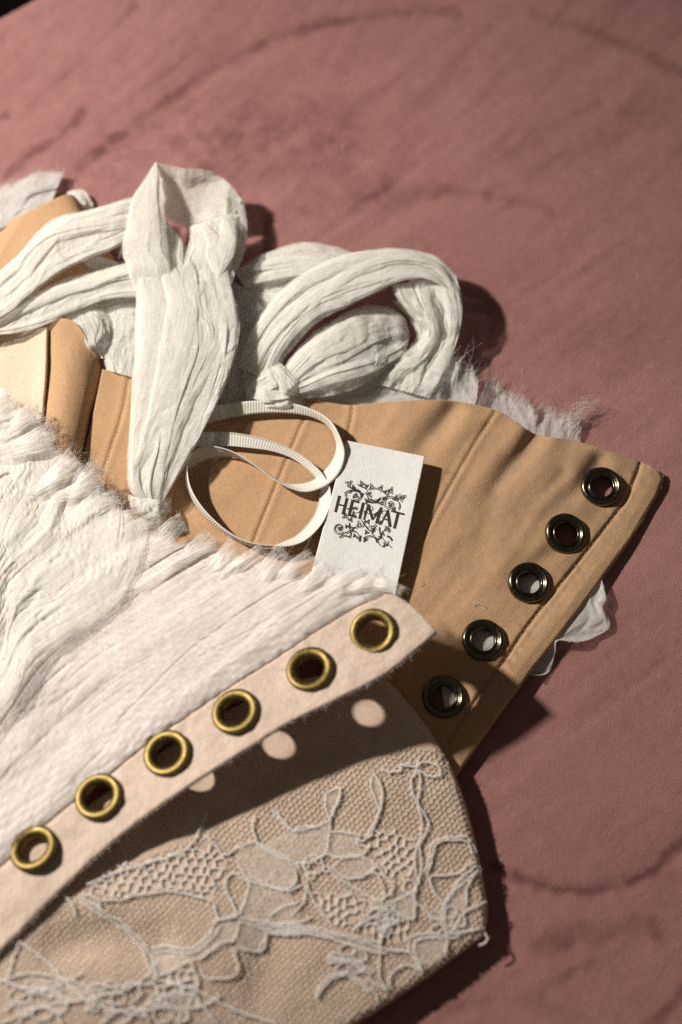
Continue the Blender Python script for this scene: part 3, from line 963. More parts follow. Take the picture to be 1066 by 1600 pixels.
RB = [(300, 672, 7.5), (340, 657, 8), (400, 646, 8.5), (450, 645, 8.6), (490, 652, 8), (515, 668, 7.4), (526, 692, 7.2), (522, 716, 7.4), (506, 738, 7.6), (488, 752, 7.4),
      (466, 757, 7), (448, 756, 6.6), (428, 748, 6.4), (396, 727, 6.6), (366, 714, 7), (340, 714, 7.4), (318, 720, 7.6), (300, 730, 7.4), (291, 738, 7),
      (294, 766, 6.8), (314, 799, 6.8), (347, 830, 6.8), (384, 850, 6.8), (420, 855, 6.8), (446, 846, 7), (468, 834, 7), (490, 808, 7), (500, 780, 7),
      (500, 757, 7.2), (485, 736, 7.8), (456, 715, 8.2), (424, 704, 8.4), (388, 699, 8.4), (350, 696, 8.4), (300, 698, 8.4)]
n = 420
ra, rb = np.asarray(RA, float), np.asarray(RB, float)
k = np.linspace(0, len(RA) - 1, n)


def cr(p, x):
    q = np.vstack([2 * p[0] - p[1], p, 2 * p[-1] - p[-2]])
    i = np.clip(x.astype(int), 0, len(p) - 2)
    t = (x - i)[:, None]
    a, b, c, d = q[i], q[i + 1], q[i + 2], q[i + 3]
    return 0.5 * (2 * b + (c - a) * t + (2 * a - 5 * b + 4 * c - d) * t ** 2 + (3 * b - a - 3 * c + d) * t ** 3)


ea, eb = cr(ra, k), cr(rb, k)
t = np.linspace(0, 1, 9)[:, None, None]
rp = Patch(ea[None] * (1 - t) + eb[None] * t)
ro = rp.build('ribbon_loop', RIBBON, corset, thick=.25, label='white grosgrain ribbon coiled in two loops beside the label')
me_uv = ro.data.uv_layers[0].data
# thick selvedges
rt = Threads()
rt.add(W(ea), .22, .22, 5)
rt.add(W(eb), .22, .22, 5)
rt.build('selvedge', plain('ribbon_edge', (.76, .72, .66), trans=.1), ro, kind=None)

# ---- label
Lc = np.array([[541, 688, 10.0], [664, 713, 10.6], [618, 930, 9.0], [484, 905, 8.0]], float)


def lab(a, b):
    """a across, b down, 0..1 -> (u, v, h)"""
    a, b = np.asarray(a, float)[..., None], np.asarray(b, float)[..., None]
    q = Lc[0] * (1 - a) * (1 - b) + Lc[1] * a * (1 - b) + Lc[2] * a * b + Lc[3] * (1 - a) * b
    q = q.copy()
    q[..., 2] += (.9 * np.sin(np.pi * b) * (1 - .3 * a) - .5 * np.sin(np.pi * a))[..., 0]
    return q


A2, B2 = np.meshgrid(np.linspace(0, 1, 70), np.linspace(0, 1, 90))
lg = lab(A2, B2)
lg[..., 2] += .12 * (fbm(A2 * 5, B2 * 5, 91) - .5)
lp = Patch(lg)
label = lp.build('brand_label', LABEL, corset, thick=.5, label='white woven label printed HEIMAT over curling vines')


def print_at(pts, z=.10):
    """zoom position on the label -> world"""
    q = np.asarray(pts, float)
    u, v = 480 + q[:, 0] * .2064, 680 + q[:, 1] * .2064
    # invert the bilinear label map by a few Newton steps (height hardly matters)
    a, b = np.full(len(u), .5), np.full(len(u), .5)
    for _ in range(6):
        f = lab(a, b)[:, :2] - np.column_stack([u, v])
        da = (lab(a + .001, b)[:, :2] - lab(a, b)[:, :2]) / .001
        db = (lab(a, b + .001)[:, :2] - lab(a, b)[:, :2]) / .001
        det = da[:, 0] * db[:, 1] - da[:, 1] * db[:, 0]
        a -= (f[:, 0] * db[:, 1] - f[:, 1] * db[:, 0]) / det
        b -= (da[:, 0] * f[:, 1] - da[:, 1] * f[:, 0]) / det
    q = lab(a, b)
    q[:, 2] += .12 * (fbm(a * 5, b * 5, 91) - .5) + z
    return W(q)


def ink(name, shapes):
    V, F = [], []
    for poly_v, poly_f in shapes:
        F += [tuple(i + len(V) for i in f) for f in poly_f]
        V += list(poly_v)
    return link(name, mesh_from(print_at(np.array(V)), F, smooth=False), INK, label)


def stroke(pts, w0, w1=None):
    p = np.asarray(pts, float)
    d = np.gradient(p, axis=0)
    d /= np.linalg.norm(d, axis=1)[:, None] + 1e-9
    nrm = np.column_stack([-d[:, 1], d[:, 0]])
    w = np.linspace(w0, w0 if w1 is None else w1, len(p))[:, None] / 2 * 1.22
    V = np.vstack([p + nrm * w, p - nrm * w])
    n = len(p)
    return V, [(i, i + 1, n + i + 1, n + i) for i in range(n - 1)]


def bar(a, b, w0, w1=None):
    return stroke([a, ((a[0] + b[0]) / 2, (a[1] + b[1]) / 2), b], w0, w1)


LET = {
    'letter_h': [bar((246, 458), (214, 582), 19, 17), bar((303, 474), (271, 600), 17, 19), bar((232, 522), (288, 536), 10)],
    'letter_e': [bar((346, 488), (316, 612), 18), bar((340, 495), (396, 509), 10, 12), bar((332, 548), (380, 559), 9, 11), bar((316, 606), (374, 621), 10, 12)],
    'letter_i': [bar((427, 510), (396, 634), 18)],
    'letter_m': [bar((463, 522), (430, 640), 11, 13), bar((461, 524), (497, 640), 19, 15), bar((562, 546), (495, 640), 11, 9), bar((563, 545), (524, 668), 17, 19)],
    'letter_a': [bar((612, 566), (558, 676), 9, 10), bar((610, 566), (628, 694), 17, 20), bar((584, 634), (626, 645), 9)],
    'letter_t': [bar((636, 572), (738, 600), 12), bar((690, 586), (660, 706), 19, 18)],
}
for k, s in LET.items():
    ink('letter', s)['label'] = 'printed black capital ' + k[-1].upper()


def spiral(cx, cy, r0, r1, a0, turns, n=34):
    q = np.linspace(0, 1, n)
    a = math.radians(a0) + q * turns * 2 * np.pi
    r = r0 + (r1 - r0) * q
    return np.column_stack([cx + r * np.cos(a), cy + r * np.sin(a)])


def leaf(cx, cy, ang, size):
    q = np.linspace(0, 2 * np.pi, 26)
    r = size * (.62 + .30 * np.cos(3 * q) + .12 * np.cos(6 * q + .5))
    a = q + math.radians(ang)
    return np.column_stack([cx + r * np.cos(a), cy + r * np.sin(a)])


ORN = []
T15 = 13.0     # the print is turned with the label


def add_orn(pts, w=4.2):
    ORN.append(stroke(pts, w))


for c in [spiral(372, 462, 62, 12, 200, 1.25), spiral(372, 462, 50, 20, 205, .75), spiral(628, 520, 62, 12, -60, -1.25), spiral(628, 520, 50, 20, -55, -.75),
          spiral(245, 705, 52, 10, 30, 1.4), spiral(245, 705, 40, 18, 40, .8), spiral(585, 800, 48, 30, 160, -.45), spiral(505, 465, 45, 14, 20, .55), spiral(500, 462, 58, 40, 20, .45),
          spiral(480, 560, 40, 10, 90, 1.0), spiral(370, 560, 34, 12, 0, 1.0), spiral(580, 590, 32, 10, 120, -1.0)]:
    add_orn(c)
for pts in [[(300, 380), (340, 400), (385, 412), (420, 440)], [(380, 370), (410, 385), (440, 400), (460, 430)], [(620, 410), (610, 440), (590, 470), (560, 480)],
            [(735, 460), (700, 470), (670, 485), (640, 480)], [(440, 430), (470, 480), (520, 490), (560, 470)], [(410, 640), (440, 690), (480, 720), (520, 700)],
            [(290, 740), (330, 720), (370, 730), (400, 770), (390, 800)], [(320, 660), (318, 700), (330, 740), (318, 770)], [(430, 800), (440, 770), (480, 760), (520, 780), (540, 815)],
            [(545, 690), (550, 740), (580, 790), (620, 830), (638, 848)], [(240, 770), (280, 755), (310, 765), (325, 770)], [(600, 690), (625, 710), (610, 735)],
            [(430, 480), (460, 500), (500, 505), (545, 500)], [(280, 440), (310, 420), (350, 415), (400, 430)], [(690, 560), (700, 530), (690, 500), (660, 480)],
            [(285, 460), (300, 445)], [(440, 640), (430, 670), (460, 700)], [(500, 700), (490, 740), (510, 760)]]:
    c = spl(pts, 24)
    add_orn(c)
    add_orn(c + np.array([7, 9]), 3.6)
for x, y, a, s in [(318, 365, 200, 30), (415, 368, 250, 26), (490, 395, 260, 30), (555, 405, 300, 30), (632, 420, 300, 30), (720, 470, 340, 34), (372, 460, 30, 22), (628, 525, 100, 22),
                   (455, 500, 120, 24), (290, 615, 160, 26), (395, 680, 20, 34), (500, 700, 80, 34), (600, 710, 20, 24), (250, 705, 80, 18), (395, 780, 70, 24), (440, 790, 120, 22),
                   (530, 790, 100, 24), (520, 600, 60, 20), (350, 600, 30, 20), (470, 445, 200, 20), (560, 515, 300, 20), (590, 830, 10, 22), (330, 640, 300, 20), (545, 660, 200, 20), (350, 392, 20, 18), (450, 385, 220, 18), (590, 430, 200, 18), (675, 470, 40, 20), (415, 452, 90, 18), (585, 480, 10, 16), (660, 560, 60, 16), (320, 560, 200, 16), (440, 585, 0, 16), (460, 655, 70, 20), (345, 705, 100, 20), (450, 735, 10, 20), (570, 745, 40, 20), (300, 690, 0, 16), (360, 760, 20, 16), (555, 770, 200, 16)]:
    add_orn(leaf(x, y, a, s), 3.6)
    add_orn(leaf(x, y, a, s * .5), 2.6)
add_orn(spl([(605, 762), (630, 775), (645, 800)], 12), 12)
ORN_OBJ = ink('vine_print', ORN)
ORN_OBJ['kind'] = 'stuff'

# ---- the bodice flap with brass eyelets
ns, nt = 330, 190
FA = [(612, 926, 27.5), (500, 905, 22), (340, 872, 17), (220, 835, 15), (100, 768, 13), (-45, 700, 11)]
FB = [(684, 990, 29.5), (640, 1027, 29), (600, 1057, 28.5), (520, 1098, 28), (450, 1133, 27), (375, 1180, 25.5), (300, 1228, 24), (220, 1283, 22), (150, 1342, 20.5), (90, 1398, 20), (50, 1440, 20), (0, 1488, 20), (-45, 1530, 20)]
FR = [(612, 926, 27.5), (640, 944, 28.5), (662, 965, 29.3), (684, 990, 29.5)]
FL = [(-45, 700, 11), (-45, 950, 13), (-45, 1250, 13), (-45, 1530, 20)]
G = coons(FA, FB, FR, FL, ns, nt)
U, V = G[..., 0], G[..., 1]
seam_f = [(598, 930), (560, 945), (520, 968), (470, 1000), (420, 1034), (365, 1068), (300, 1113), (225, 1165), (160, 1218), (117, 1250), (75, 1285), (0, 1355), (-45, 1396)]
tt = np.linspace(0, 1, nt)[:, None]
G[..., 2] += 2.5 * np.sin(np.pi * tt) * np.linspace(0, 1, ns)[None]
G[..., 2] -= .8 * np.exp(-(dline(U, V, spl(seam_f, 80)) / 3.2) ** 2)
eb_ = dline(U, V, spl(FB, 60))
G[..., 2] -= 1.0 * np.clip(1 - eb_ / 7, 0, 1) ** 2
G[..., 2] += 1.5 * (fbm(U / 55, V / 55, 95, 2) - .5) + .25 * (fbm(U / 14, V / 14, 97) - .5)
along = U * .82 - V * .57
for x, y in [(583, 988), (485, 1047), (368, 1113), (262, 1178), (155, 1247), (55, 1328)]:
    d_ = np.hypot(U - x, V - y)
    G[..., 2] += .5 * np.exp(-((d_ - 40) / 16) ** 2) * (vn(np.arctan2(V - y, U - x) * 3.5 + x, d_ / 60, 98) - .5) - .35 * np.exp(-(d_ / 36) ** 2)
es = np.clip(1 - np.abs(eb_ - 12) / 9, 0, 1)
G[..., 2] += .35 * es * (vn(along / 11, 0 * along, 99) - .35)
BE = [(583, 988), (485, 1047), (368, 1113), (262, 1178), (155, 1247), (55, 1328)]
flap = Patch(G)
bf = [flap.frame(x, y, 7) for x, y in BE]
fo = flap.build('eyelet_flap', FLAP, corset, thick=1.2, holes=[(f[0], .0046) for f in bf], label='blush flap edge lifted up, with six brass eyelets in a row')
PROFILE_BR = [(1.0, -.10), (1.0, -.01), (.975, .03), (.92, .06), (.84, .07), (.76, .06), (.68, .03), (.62, -.02), (.585, -.09), (.57, -.2), (.565, -.32)]
br_me = lathe('eyelet', PROFILE_BR, 6.9, BRASS, None)
br_me.materials.append(BRASS)
for k, (p, n) in enumerate(bf):
    o = bpy.data.objects.new('eyelet', br_me)
    COL.objects.link(o)
    o.parent = fo
    n = (n + Vector((random.uniform(-.05, .05), random.uniform(-.05, .05), 0)) + Vector((-.12, .09, 0)) * (k / 5)).normalized()
    o.matrix_world = Matrix.Translation(p + n * (.0008 + .0009 * k / 5)) @ n.to_track_quat('Z', 'Y').to_matrix().to_4x4()
ff = Threads()
ff.fray([tuple(q) for q in FB], 260, 5, -60, spread=45, r=.05, back=2)
ff.fray([tuple(q) for q in FR], 40, 4, 20, spread=45, r=.05, back=2)
ff.build('frayed_threads', YARN, fo)

# ---- gauze gathered over the bodice
ns, nt = 300, 330
E0 = spl([(-45, 600), (0, 612), (40, 640), (75, 672), (100, 702), (140, 728), (170, 760), (205, 790), (250, 822), (300, 842), (345, 848), (390, 862), (440, 872), (480, 886), (530, 898), (570, 902), (612, 924)], nt)
E1 = spl([(-45, 690), (-45, 900), (-45, 1150), (-45, 1392)], nt)
SB = spl([(612, 924)] + seam_f, ns)
SA = spl([(-45, 600), (-45, 690)], ns)
G2 = coons(np.column_stack([SA, 0 * SA[:, 0]]), np.column_stack([SB, 0 * SB[:, 0]]), np.column_stack([E0, 0 * E0[:, 0]]), np.column_stack([E1, 0 * E1[:, 0]]), ns, nt)
S, T = np.meshgrid(np.linspace(0, 1, ns), np.linspace(0, 1, nt))
lob = fbm(T * 26, 0 * T, 101, 2) - .5
dirn = np.array([.80, -.58])
G2[..., :2] += (lob * 46 * np.exp(-S / .05))[..., None] * dirn
hcoarse = Patch(flap.G[::4, ::4])
base_h = hcoarse.h(G2[::3, ::3, 0], G2[::3, ::3, 1])
ii = np.linspace(0, base_h.shape[0] - 1, nt)
jj = np.linspace(0, base_h.shape[1] - 1, ns)
tmp = np.stack([np.interp(jj, np.arange(base_h.shape[1]), r) for r in base_h])
base_h = np.stack([np.interp(ii, np.arange(base_h.shape[0]), c) for c in tmp.T]).T
w1 = vn(T * 5, S * 2.2, 103) - .5
f1 = vn(T * 13 + 1.4 * w1, S * 1.3, 104) - .5
f2 = vn(T * 34 + 2.5 * w1, S * 2.0, 105) - .5
n3 = vn(T * 20 + 2 * w1, S * 1.4, 106) - .5
n4 = vn(T * 46 + 3 * (vn(S * 3, T * 6, 107) - .5), S * 2.6, 108) - .5
on = np.clip(2.4 * vn(T * 14, S * 3, 109) - .8, 0, 1)
crease = np.exp(-(n3 / .035) ** 2) * on + .6 * np.exp(-(n4 / .04) ** 2) * np.clip(2.2 * vn(T * 20, S * 4, 110) - .8, 0, 1)
am = (.6 + 1.0 * np.exp(-S / .22)) * (.5 + .55 * np.clip((1 - T) * 2.2, 0, 1))
puff = 2.2 * np.exp(-((S - .10) / .12) ** 2)
G2[..., 2] = base_h + 1.6 + puff * (1 - T * .6) + am * (2.3 * f1 + .8 * f2 - .75 * crease + .15 * (vn(T * 95 + 4 * w1, S * 3.5, 112) - .5))
near_seam = np.clip((1 - T) * 22, 0, 1)
G2[..., 2] = base_h + (G2[..., 2] - base_h) * (.25 + .75 * near_seam)
gaz = Patch(G2)
go = gaz.build('gathered_gauze', CHIFFON_OVER, corset, holes=[(f[0] + f[1] * .001, .0064) for f in bf], attr={'fade': np.clip(1 - S / .06, 0, 1)}, label='blush white gauze gathered in long pleats over the bodice')
fg = Threads()
fg.fray(gaz.G[:, 0][30:], 430, 15, 48, spread=20, r=.04, curl=7)

# an upper tier of gauze lying over it on the left
ns, nt = 240, 190
E0 = spl([(-45, 630), (20, 655), (70, 700), (115, 735), (160, 765), (200, 790), (238, 806)], nt)
E1 = spl([(-45, 760), (-45, 900), (-45, 1040), (-45, 1165)], nt)
SB = spl([(238, 806), (228, 850), (206, 905), (178, 948), (130, 985), (72, 1022), (44, 1052), (22, 1095), (-10, 1132), (-45, 1165)], ns)
SA = spl([(-45, 630), (-45, 760)], ns)
z = lambda q: np.column_stack([q, 0 * q[:, 0]])
G3 = coons(z(SA), z(SB), z(E0), z(E1), ns, nt)
S, T = np.meshgrid(np.linspace(0, 1, ns), np.linspace(0, 1, nt))
lob = fbm(T * 12, 0 * T, 121, 2) - .5
G3[..., :2] += (lob * 50 * np.exp(-S / .06))[..., None] * dirn
b3 = gaz.G[::5, ::5]
bp = Patch(b3)
hb = bp.h(G3[::3, ::3, 0], G3[::3, ::3, 1])
ii = np.linspace(0, hb.shape[0] - 1, nt)
jj = np.linspace(0, hb.shape[1] - 1, ns)
tmp = np.stack([np.interp(jj, np.arange(hb.shape[1]), r) for r in hb])
hb = np.stack([np.interp(ii, np.arange(hb.shape[0]), c) for c in tmp.T]).T
w1 = vn(T * 4, S * 2.5, 123) - .5
f1 = vn(T * 7 + 1.6 * w1, S * 2.0, 124) - .5
f2 = vn(T * 17 + 2.5 * w1, S * 3.4, 125) - .5
n3 = vn(T * 11 + 2 * w1, S * 2.6, 126) - .5
n4 = vn(T * 25 + 3 * (vn(S * 4, T * 5, 127) - .5), S * 5.0, 128) - .5
on = np.clip(2.4 * vn(T * 8, S * 4, 129) - .7, 0, 1)
crease = np.exp(-(n3 / .05) ** 2) * on + .6 * np.exp(-(n4 / .05) ** 2) * np.clip(2.2 * vn(T * 12, S * 6, 130) - .7, 0, 1)
lift = 1.1 + (1.2 + 2.6 * np.clip(S * 2 - .5, 0, 1)) * np.exp(-((1 - T) / .14) ** 2) * (.5 + vn(S * 5, T * 0, 133)) * np.clip(np.sin(np.pi * np.clip(S * 1.05, 0, 1)), 0, 1) ** .5
G3[..., 2] = hb + lift + 2.6 * f1 + 1.1 * f2 - .8 * crease
tier = Patch(G3)
to = tier.build('gauze_tier', CHIFFON, corset, attr={'fade': np.maximum(np.clip(1 - S / .07, 0, 1), .6 * np.clip((T - .90) / .10, 0, 1))}, label='upper white gauze layer with a free wavy edge at the left')
fg.fray(tier.G[:, 0], 210, 14, 45, spread=22, r=.04, curl=7)


def tuft(x, y, ang, length, width, h, seed, mat=None):
    """a puckered lobe of the frayed edge, tip at (x, y)"""
    a = math.radians(ang)
    d, nrm = np.array([math.cos(a), -math.sin(a)]), np.array([math.sin(a), math.cos(a)])
    tip = np.array([x, y], float)
    q = np.linspace(0, 1, 5)
    A = [tuple(tip - d * length * (1 - k) + nrm * width * .5 * (.55 + .45 * k) + nrm * 4 * math.sin(4 * k + seed)) for k in q]
    B = [tuple(tip - d * length * (1 - k) - nrm * width * .5 * (.55 + .45 * k) + nrm * 4 * math.sin(4 * k + seed + 1)) for k in q]
    p = Patch(strip_grid(A, B, [h - 4.5, h - 2.4, h - 1.2, h - 1.8], bulge=[0, .6, 1.2, 1.4], nf=2.4, ah=.5, lat=.5, ns=50, nt=40, seed=seed))
    fd = np.repeat(np.linspace(0, 1, 50)[None], 40, 0)
    p.build('gauze_tuft', mat or CHIFFON, corset, attr={'fade': np.clip((fd - .55) / .45, 0, 1) ** 1.2 * .95 + np.clip(1 - fd / .5, 0, 1) * 1.1})
    fg.fray(p.G[:, -4], 36, 13, ang, spread=24, r=.04, curl=7)


for k, (x, y, a, L_t, w_) in enumerate([(20, 622, 30, 70, 46), (66, 642, 22, 90, 34), (84, 676, 20, 110, 40), (60, 652, 30, 90, 30), (120, 716, 38, 110, 40), (150, 726, 60, 90, 26), (152, 752, 22, 90, 34),
                                        (186, 778, 25, 90, 30), (250, 806, 20, 70, 30), (290, 818, 30, 80, 34)]):
    tuft(x, y, a, L_t, w_, 19.0 - .1 * k, 200 + 3 * k, CHIFFON)
for k, (x, y, a, L_t, w_) in enumerate([(330, 834, 48, 110, 36), (372, 852, 42, 100, 34), (412, 858, 40, 110, 32), (448, 862, 44, 120, 40), (490, 868, 40, 110, 34), (520, 884, 35, 110, 34), (575, 893, 28, 120, 34), (606, 898, 20, 110, 30), (630, 926, -18, 80, 20)]):
    tuft(x, y, a, L_t, w_, 20.0 + 1.25 * k, 260 + 3 * k, CHIFFON_OVER)
fg.build('frayed_threads', YARN, corset)
fr.build('frayed_threads', YARN, corset)

# ---- lace panel in front
ns, nt = 260, 220
LT = [(-45, 1380, 13), (150, 1250, 12.5), (320, 1130, 10.5), (480, 1060, 9.5), (600, 1056, 9)]
LR = [(600, 1056, 9), (650, 1112, 8.6), (696, 1180, 8.4), (722, 1240, 8.2), (742, 1310, 7.8), (757, 1385, 7.2), (762, 1425, 7), (757, 1462, 7)]
LB = [(-45, 1760, 16), (150, 1740, 14), (360, 1705, 10.5), (520, 1622, 8.5), (640, 1546, 7.6), (700, 1504, 7.2), (757, 1462, 7)]
LL = [(-45, 1380, 13), (-45, 1480, 16), (-45, 1600, 17), (-45, 1760, 16)]
G = coons(LT, LB, LL, LR, ns, nt)
U, V = G[..., 0], G[..., 1]
dr = np.minimum(dline(U, V, spl(LR, 60)), dline(U, V, spl(LB, 60)))
hl = G[..., 2] + 1.6 * np.clip(dr / 120, 0, 1) ** .7 - 1.4 * np.clip(1 - dr / 14, 0, 1) ** 2
hl += 1.6 * (fbm(U / 190, V / 160, 141, 2) - .5) + .3 * (fbm(U / 30, V / 30, 143) - .5)
hl += -2.0 * np.exp(-(dline(U, V, [(90, 1480), (180, 1460), (240, 1475)]) / 34) ** 2) - 1.4 * np.exp(-(dline(U, V, [(420, 1470), (400, 1550)]) / 36) ** 2)
G[..., 2] = hl
lace = Patch(G)
lo2 = lace.build('lace_panel', LACEBASE, corset, thick=3.2, label='beige bodice panel covered in white floral lace')
lcoarse = Patch(lace.G[::2, ::2])

Z1 = lambda p: [(400 + x * .3752, 1130 + y * .3752) for x, y in p]
Z8 = lambda p: [(x * .469, 1130 + y * .469) for x, y in p]
CORDS = [Z1(c) for c in [
    [(680, 140), (670, 190), (645, 240), (660, 310), (690, 360), (720, 420), (700, 470), (680, 520), (690, 580), (680, 650), (660, 700), (660, 770), (655, 820)],
    [(680, 190), (684, 260), (672, 320), (690, 400), (686, 470), (664, 540), (660, 600), (676, 650)],
    [(670, 180), (700, 160), (760, 180), (770, 215), (720, 220), (680, 200)], [(600, 170), (640, 180), (680, 180)], [(520, 195), (560, 205), (600, 200), (605, 175), (640, 165)],
    [(490, 205), (480, 270), (510, 350), (500, 400), (470, 460), (440, 490), (420, 490)], [(490, 205), (525, 270), (525, 330), (510, 380), (490, 440), (470, 480)],
    [(350, 265), (345, 320), (310, 400), (305, 450), (290, 540), (240, 570)], [(350, 265), (300, 290), (290, 340), (310, 400)],
    [(70, 360), (110, 410), (150, 445), (200, 430), (260, 425), (310, 400)], [(0, 490), (50, 520), (110, 550), (170, 580), (240, 580)],
    [(310, 450), (380, 455), (430, 470), (420, 500), (470, 520)], [(290, 540), (340, 560), (400, 550), (450, 545), (480, 500)],
    [(320, 600), (380, 560), (440, 560), (500, 590), (540, 640), (570, 670), (560, 710), (520, 730)],
    [(300, 600), (350, 650), (420, 690), (480, 730), (520, 740), (535, 710), (520, 650), (480, 610)], [(320, 600), (360, 640), (420, 645), (480, 620), (500, 595)],
    [(210, 650), (240, 740), (290, 800), (310, 830)], [(0, 650), (60, 680), (130, 690), (170, 650), (160, 600)], [(720, 640), (800, 630), (850, 620), (900, 580), (930, 600)],
    [(700, 620), (720, 560), (730, 510), (770, 480), (840, 475), (890, 480), (920, 540)], [(712, 630), (735, 570), (742, 520), (775, 492), (840, 488), (880, 495), (905, 545)],
    [(720, 640), (740, 700), (780, 740)], [(930, 610), (870, 660), (830, 700), (790, 760), (790, 840), (795, 900), (790, 960)], [(920, 590), (850, 650), (815, 700), (780, 770), (778, 850)],
    [(920, 620), (880, 680), (880, 750)], [(960, 745), (900, 770), (860, 800), (830, 850), (800, 880), (870, 870), (950, 850)],
    [(790, 890), (740, 880), (680, 880), (640, 900), (640, 950), (680, 1000), (690, 1030)], [(780, 900), (730, 893), (690, 897), (660, 915), (665, 960), (700, 1005)],
    [(0, 830), (80, 850), (200, 855), (300, 880), (400, 900), (500, 930), (560, 945), (640, 950)], [(0, 845), (60, 870), (160, 870), (280, 890), (380, 920), (480, 950), (540, 960)],
    [(0, 820), (90, 838), (210, 845), (310, 868), (410, 890), (510, 918)],
    [(520, 930), (515, 1000), (520, 1060), (545, 1110)], [(555, 1100), (560, 1050), (590, 1020), (640, 1010), (680, 1030)], [(250, 1140), (270, 1090), (320, 1050), (380, 1040), (430, 1070), (480, 1110), (510, 1140)],
    [(255, 1145), (280, 1100), (325, 1063), (380, 1053), (425, 1080), (470, 1118)], [(295, 990), (340, 980), (400, 985), (450, 1010), (490, 1040)], [(300, 1002), (345, 992), (400, 998), (440, 1020), (480, 1050)],
    [(50, 860), (40, 900), (10, 940)], [(560, 760), (600, 730), (640, 710), (660, 720)], [(560, 760), (610, 800), (650, 820)], [(400, 860), (450, 830), (500, 800), (550, 770)],
    [(420, 850), (480, 780), (550, 760)], [(660, 740), (720, 790), (770, 830)], [(520, 900), (550, 850), (600, 820)], [(520, 930), (525, 870), (560, 820)], [(640, 950), (690, 1030), (700, 1040)],
    [(150, 800), (200, 740), (215, 660)], [(60, 800), (110, 770), (180, 745)], [(230, 810), (170, 830), (90, 830)], [(545, 1110), (500, 1090), (470, 1060)], [(955, 870), (960, 910), (930, 930)]]]
CORDS += [Z8(c) for c in [
    [(680, 375), (720, 410), (750, 440), (800, 410), (850, 390), (840, 340), (850, 310)], [(920, 290), (960, 340), (985, 360), (1060, 340)], [(850, 395), (900, 430), (960, 460), (1000, 480)],
    [(270, 580), (330, 620), (400, 660), (450, 700), (490, 750), (520, 830), (510, 860)], [(262, 592), (325, 634), (392, 672), (440, 712), (478, 760), (505, 838)],
    [(340, 590), (400, 590), (450, 575), (540, 560), (620, 570), (700, 590)], [(710, 600), (730, 650), (790, 640), (770, 590), (750, 540), (770, 500), (810, 520), (830, 540), (800, 640)],
    [(790, 470), (840, 530), (900, 545), (960, 560), (1000, 540)], [(500, 750), (560, 745), (640, 750), (700, 700), (720, 660), (790, 640)], [(505, 765), (565, 758), (645, 765), (708, 715), (735, 675)],
    [(790, 650), (850, 660), (900, 690), (1000, 690), (1060, 690)], [(790, 662), (850, 675), (900, 702), (1000, 705)], [(800, 660), (780, 720), (740, 730), (700, 760), (660, 790)],
    [(890, 690), (880, 750), (840, 760), (790, 745)], [(780, 750), (790, 830), (740, 850), (690, 850), (670, 820)], [(510, 850), (580, 820), (640, 790)], [(300, 865), (380, 880), (450, 870), (520, 870)],
    [(400, 900), (440, 860), (470, 900), (430, 940)], [(520, 870), (540, 930), (600, 960), (590, 1000)], [(640, 800), (660, 870), (630, 950), (700, 930), (730, 910)],
    [(330, 620), (330, 590), (280, 570)], [(0, 860), (60, 840), (120, 835), (200, 850), (290, 880), (320, 930), (280, 960)], [(20, 960), (90, 900), (170, 890), (240, 930)],
    [(60, 1000), (110, 950), (180, 960), (210, 1000)], [(200, 560), (240, 600), (250, 640)], [(20, 880), (40, 800), (60, 740), (50, 700)], [(430, 940), (470, 960), (520, 940), (545, 900)],
    [(340, 1000), (400, 960), (470, 960), (500, 1000)], [(560, 830), (600, 880), (660, 870)], [(520, 880), (580, 870), (640, 850)], [(690, 300), (640, 400), (580, 440), (480, 470), (380, 500), (290, 540)]]]
def flower(cx, cy, r, n, a0, squash=.8):
    out = []
    for k in range(n):
        a = a0 + 2 * math.pi * k / n
        d, e = np.array([math.cos(a), math.sin(a) * squash]), np.array([-math.sin(a), math.cos(a) * squash])
        c0 = np.array([cx, cy])
        w = r * random.uniform(.26, .36)
        L = r * random.uniform(.85, 1.15)
        out.append([tuple(c0 + d * L * x + e * w * y) for x, y in [(.22, 0), (.45, .8), (.8, 1.0), (1.0, .2), (.88, -.9), (.5, -.85), (.22, 0)]])
    return out


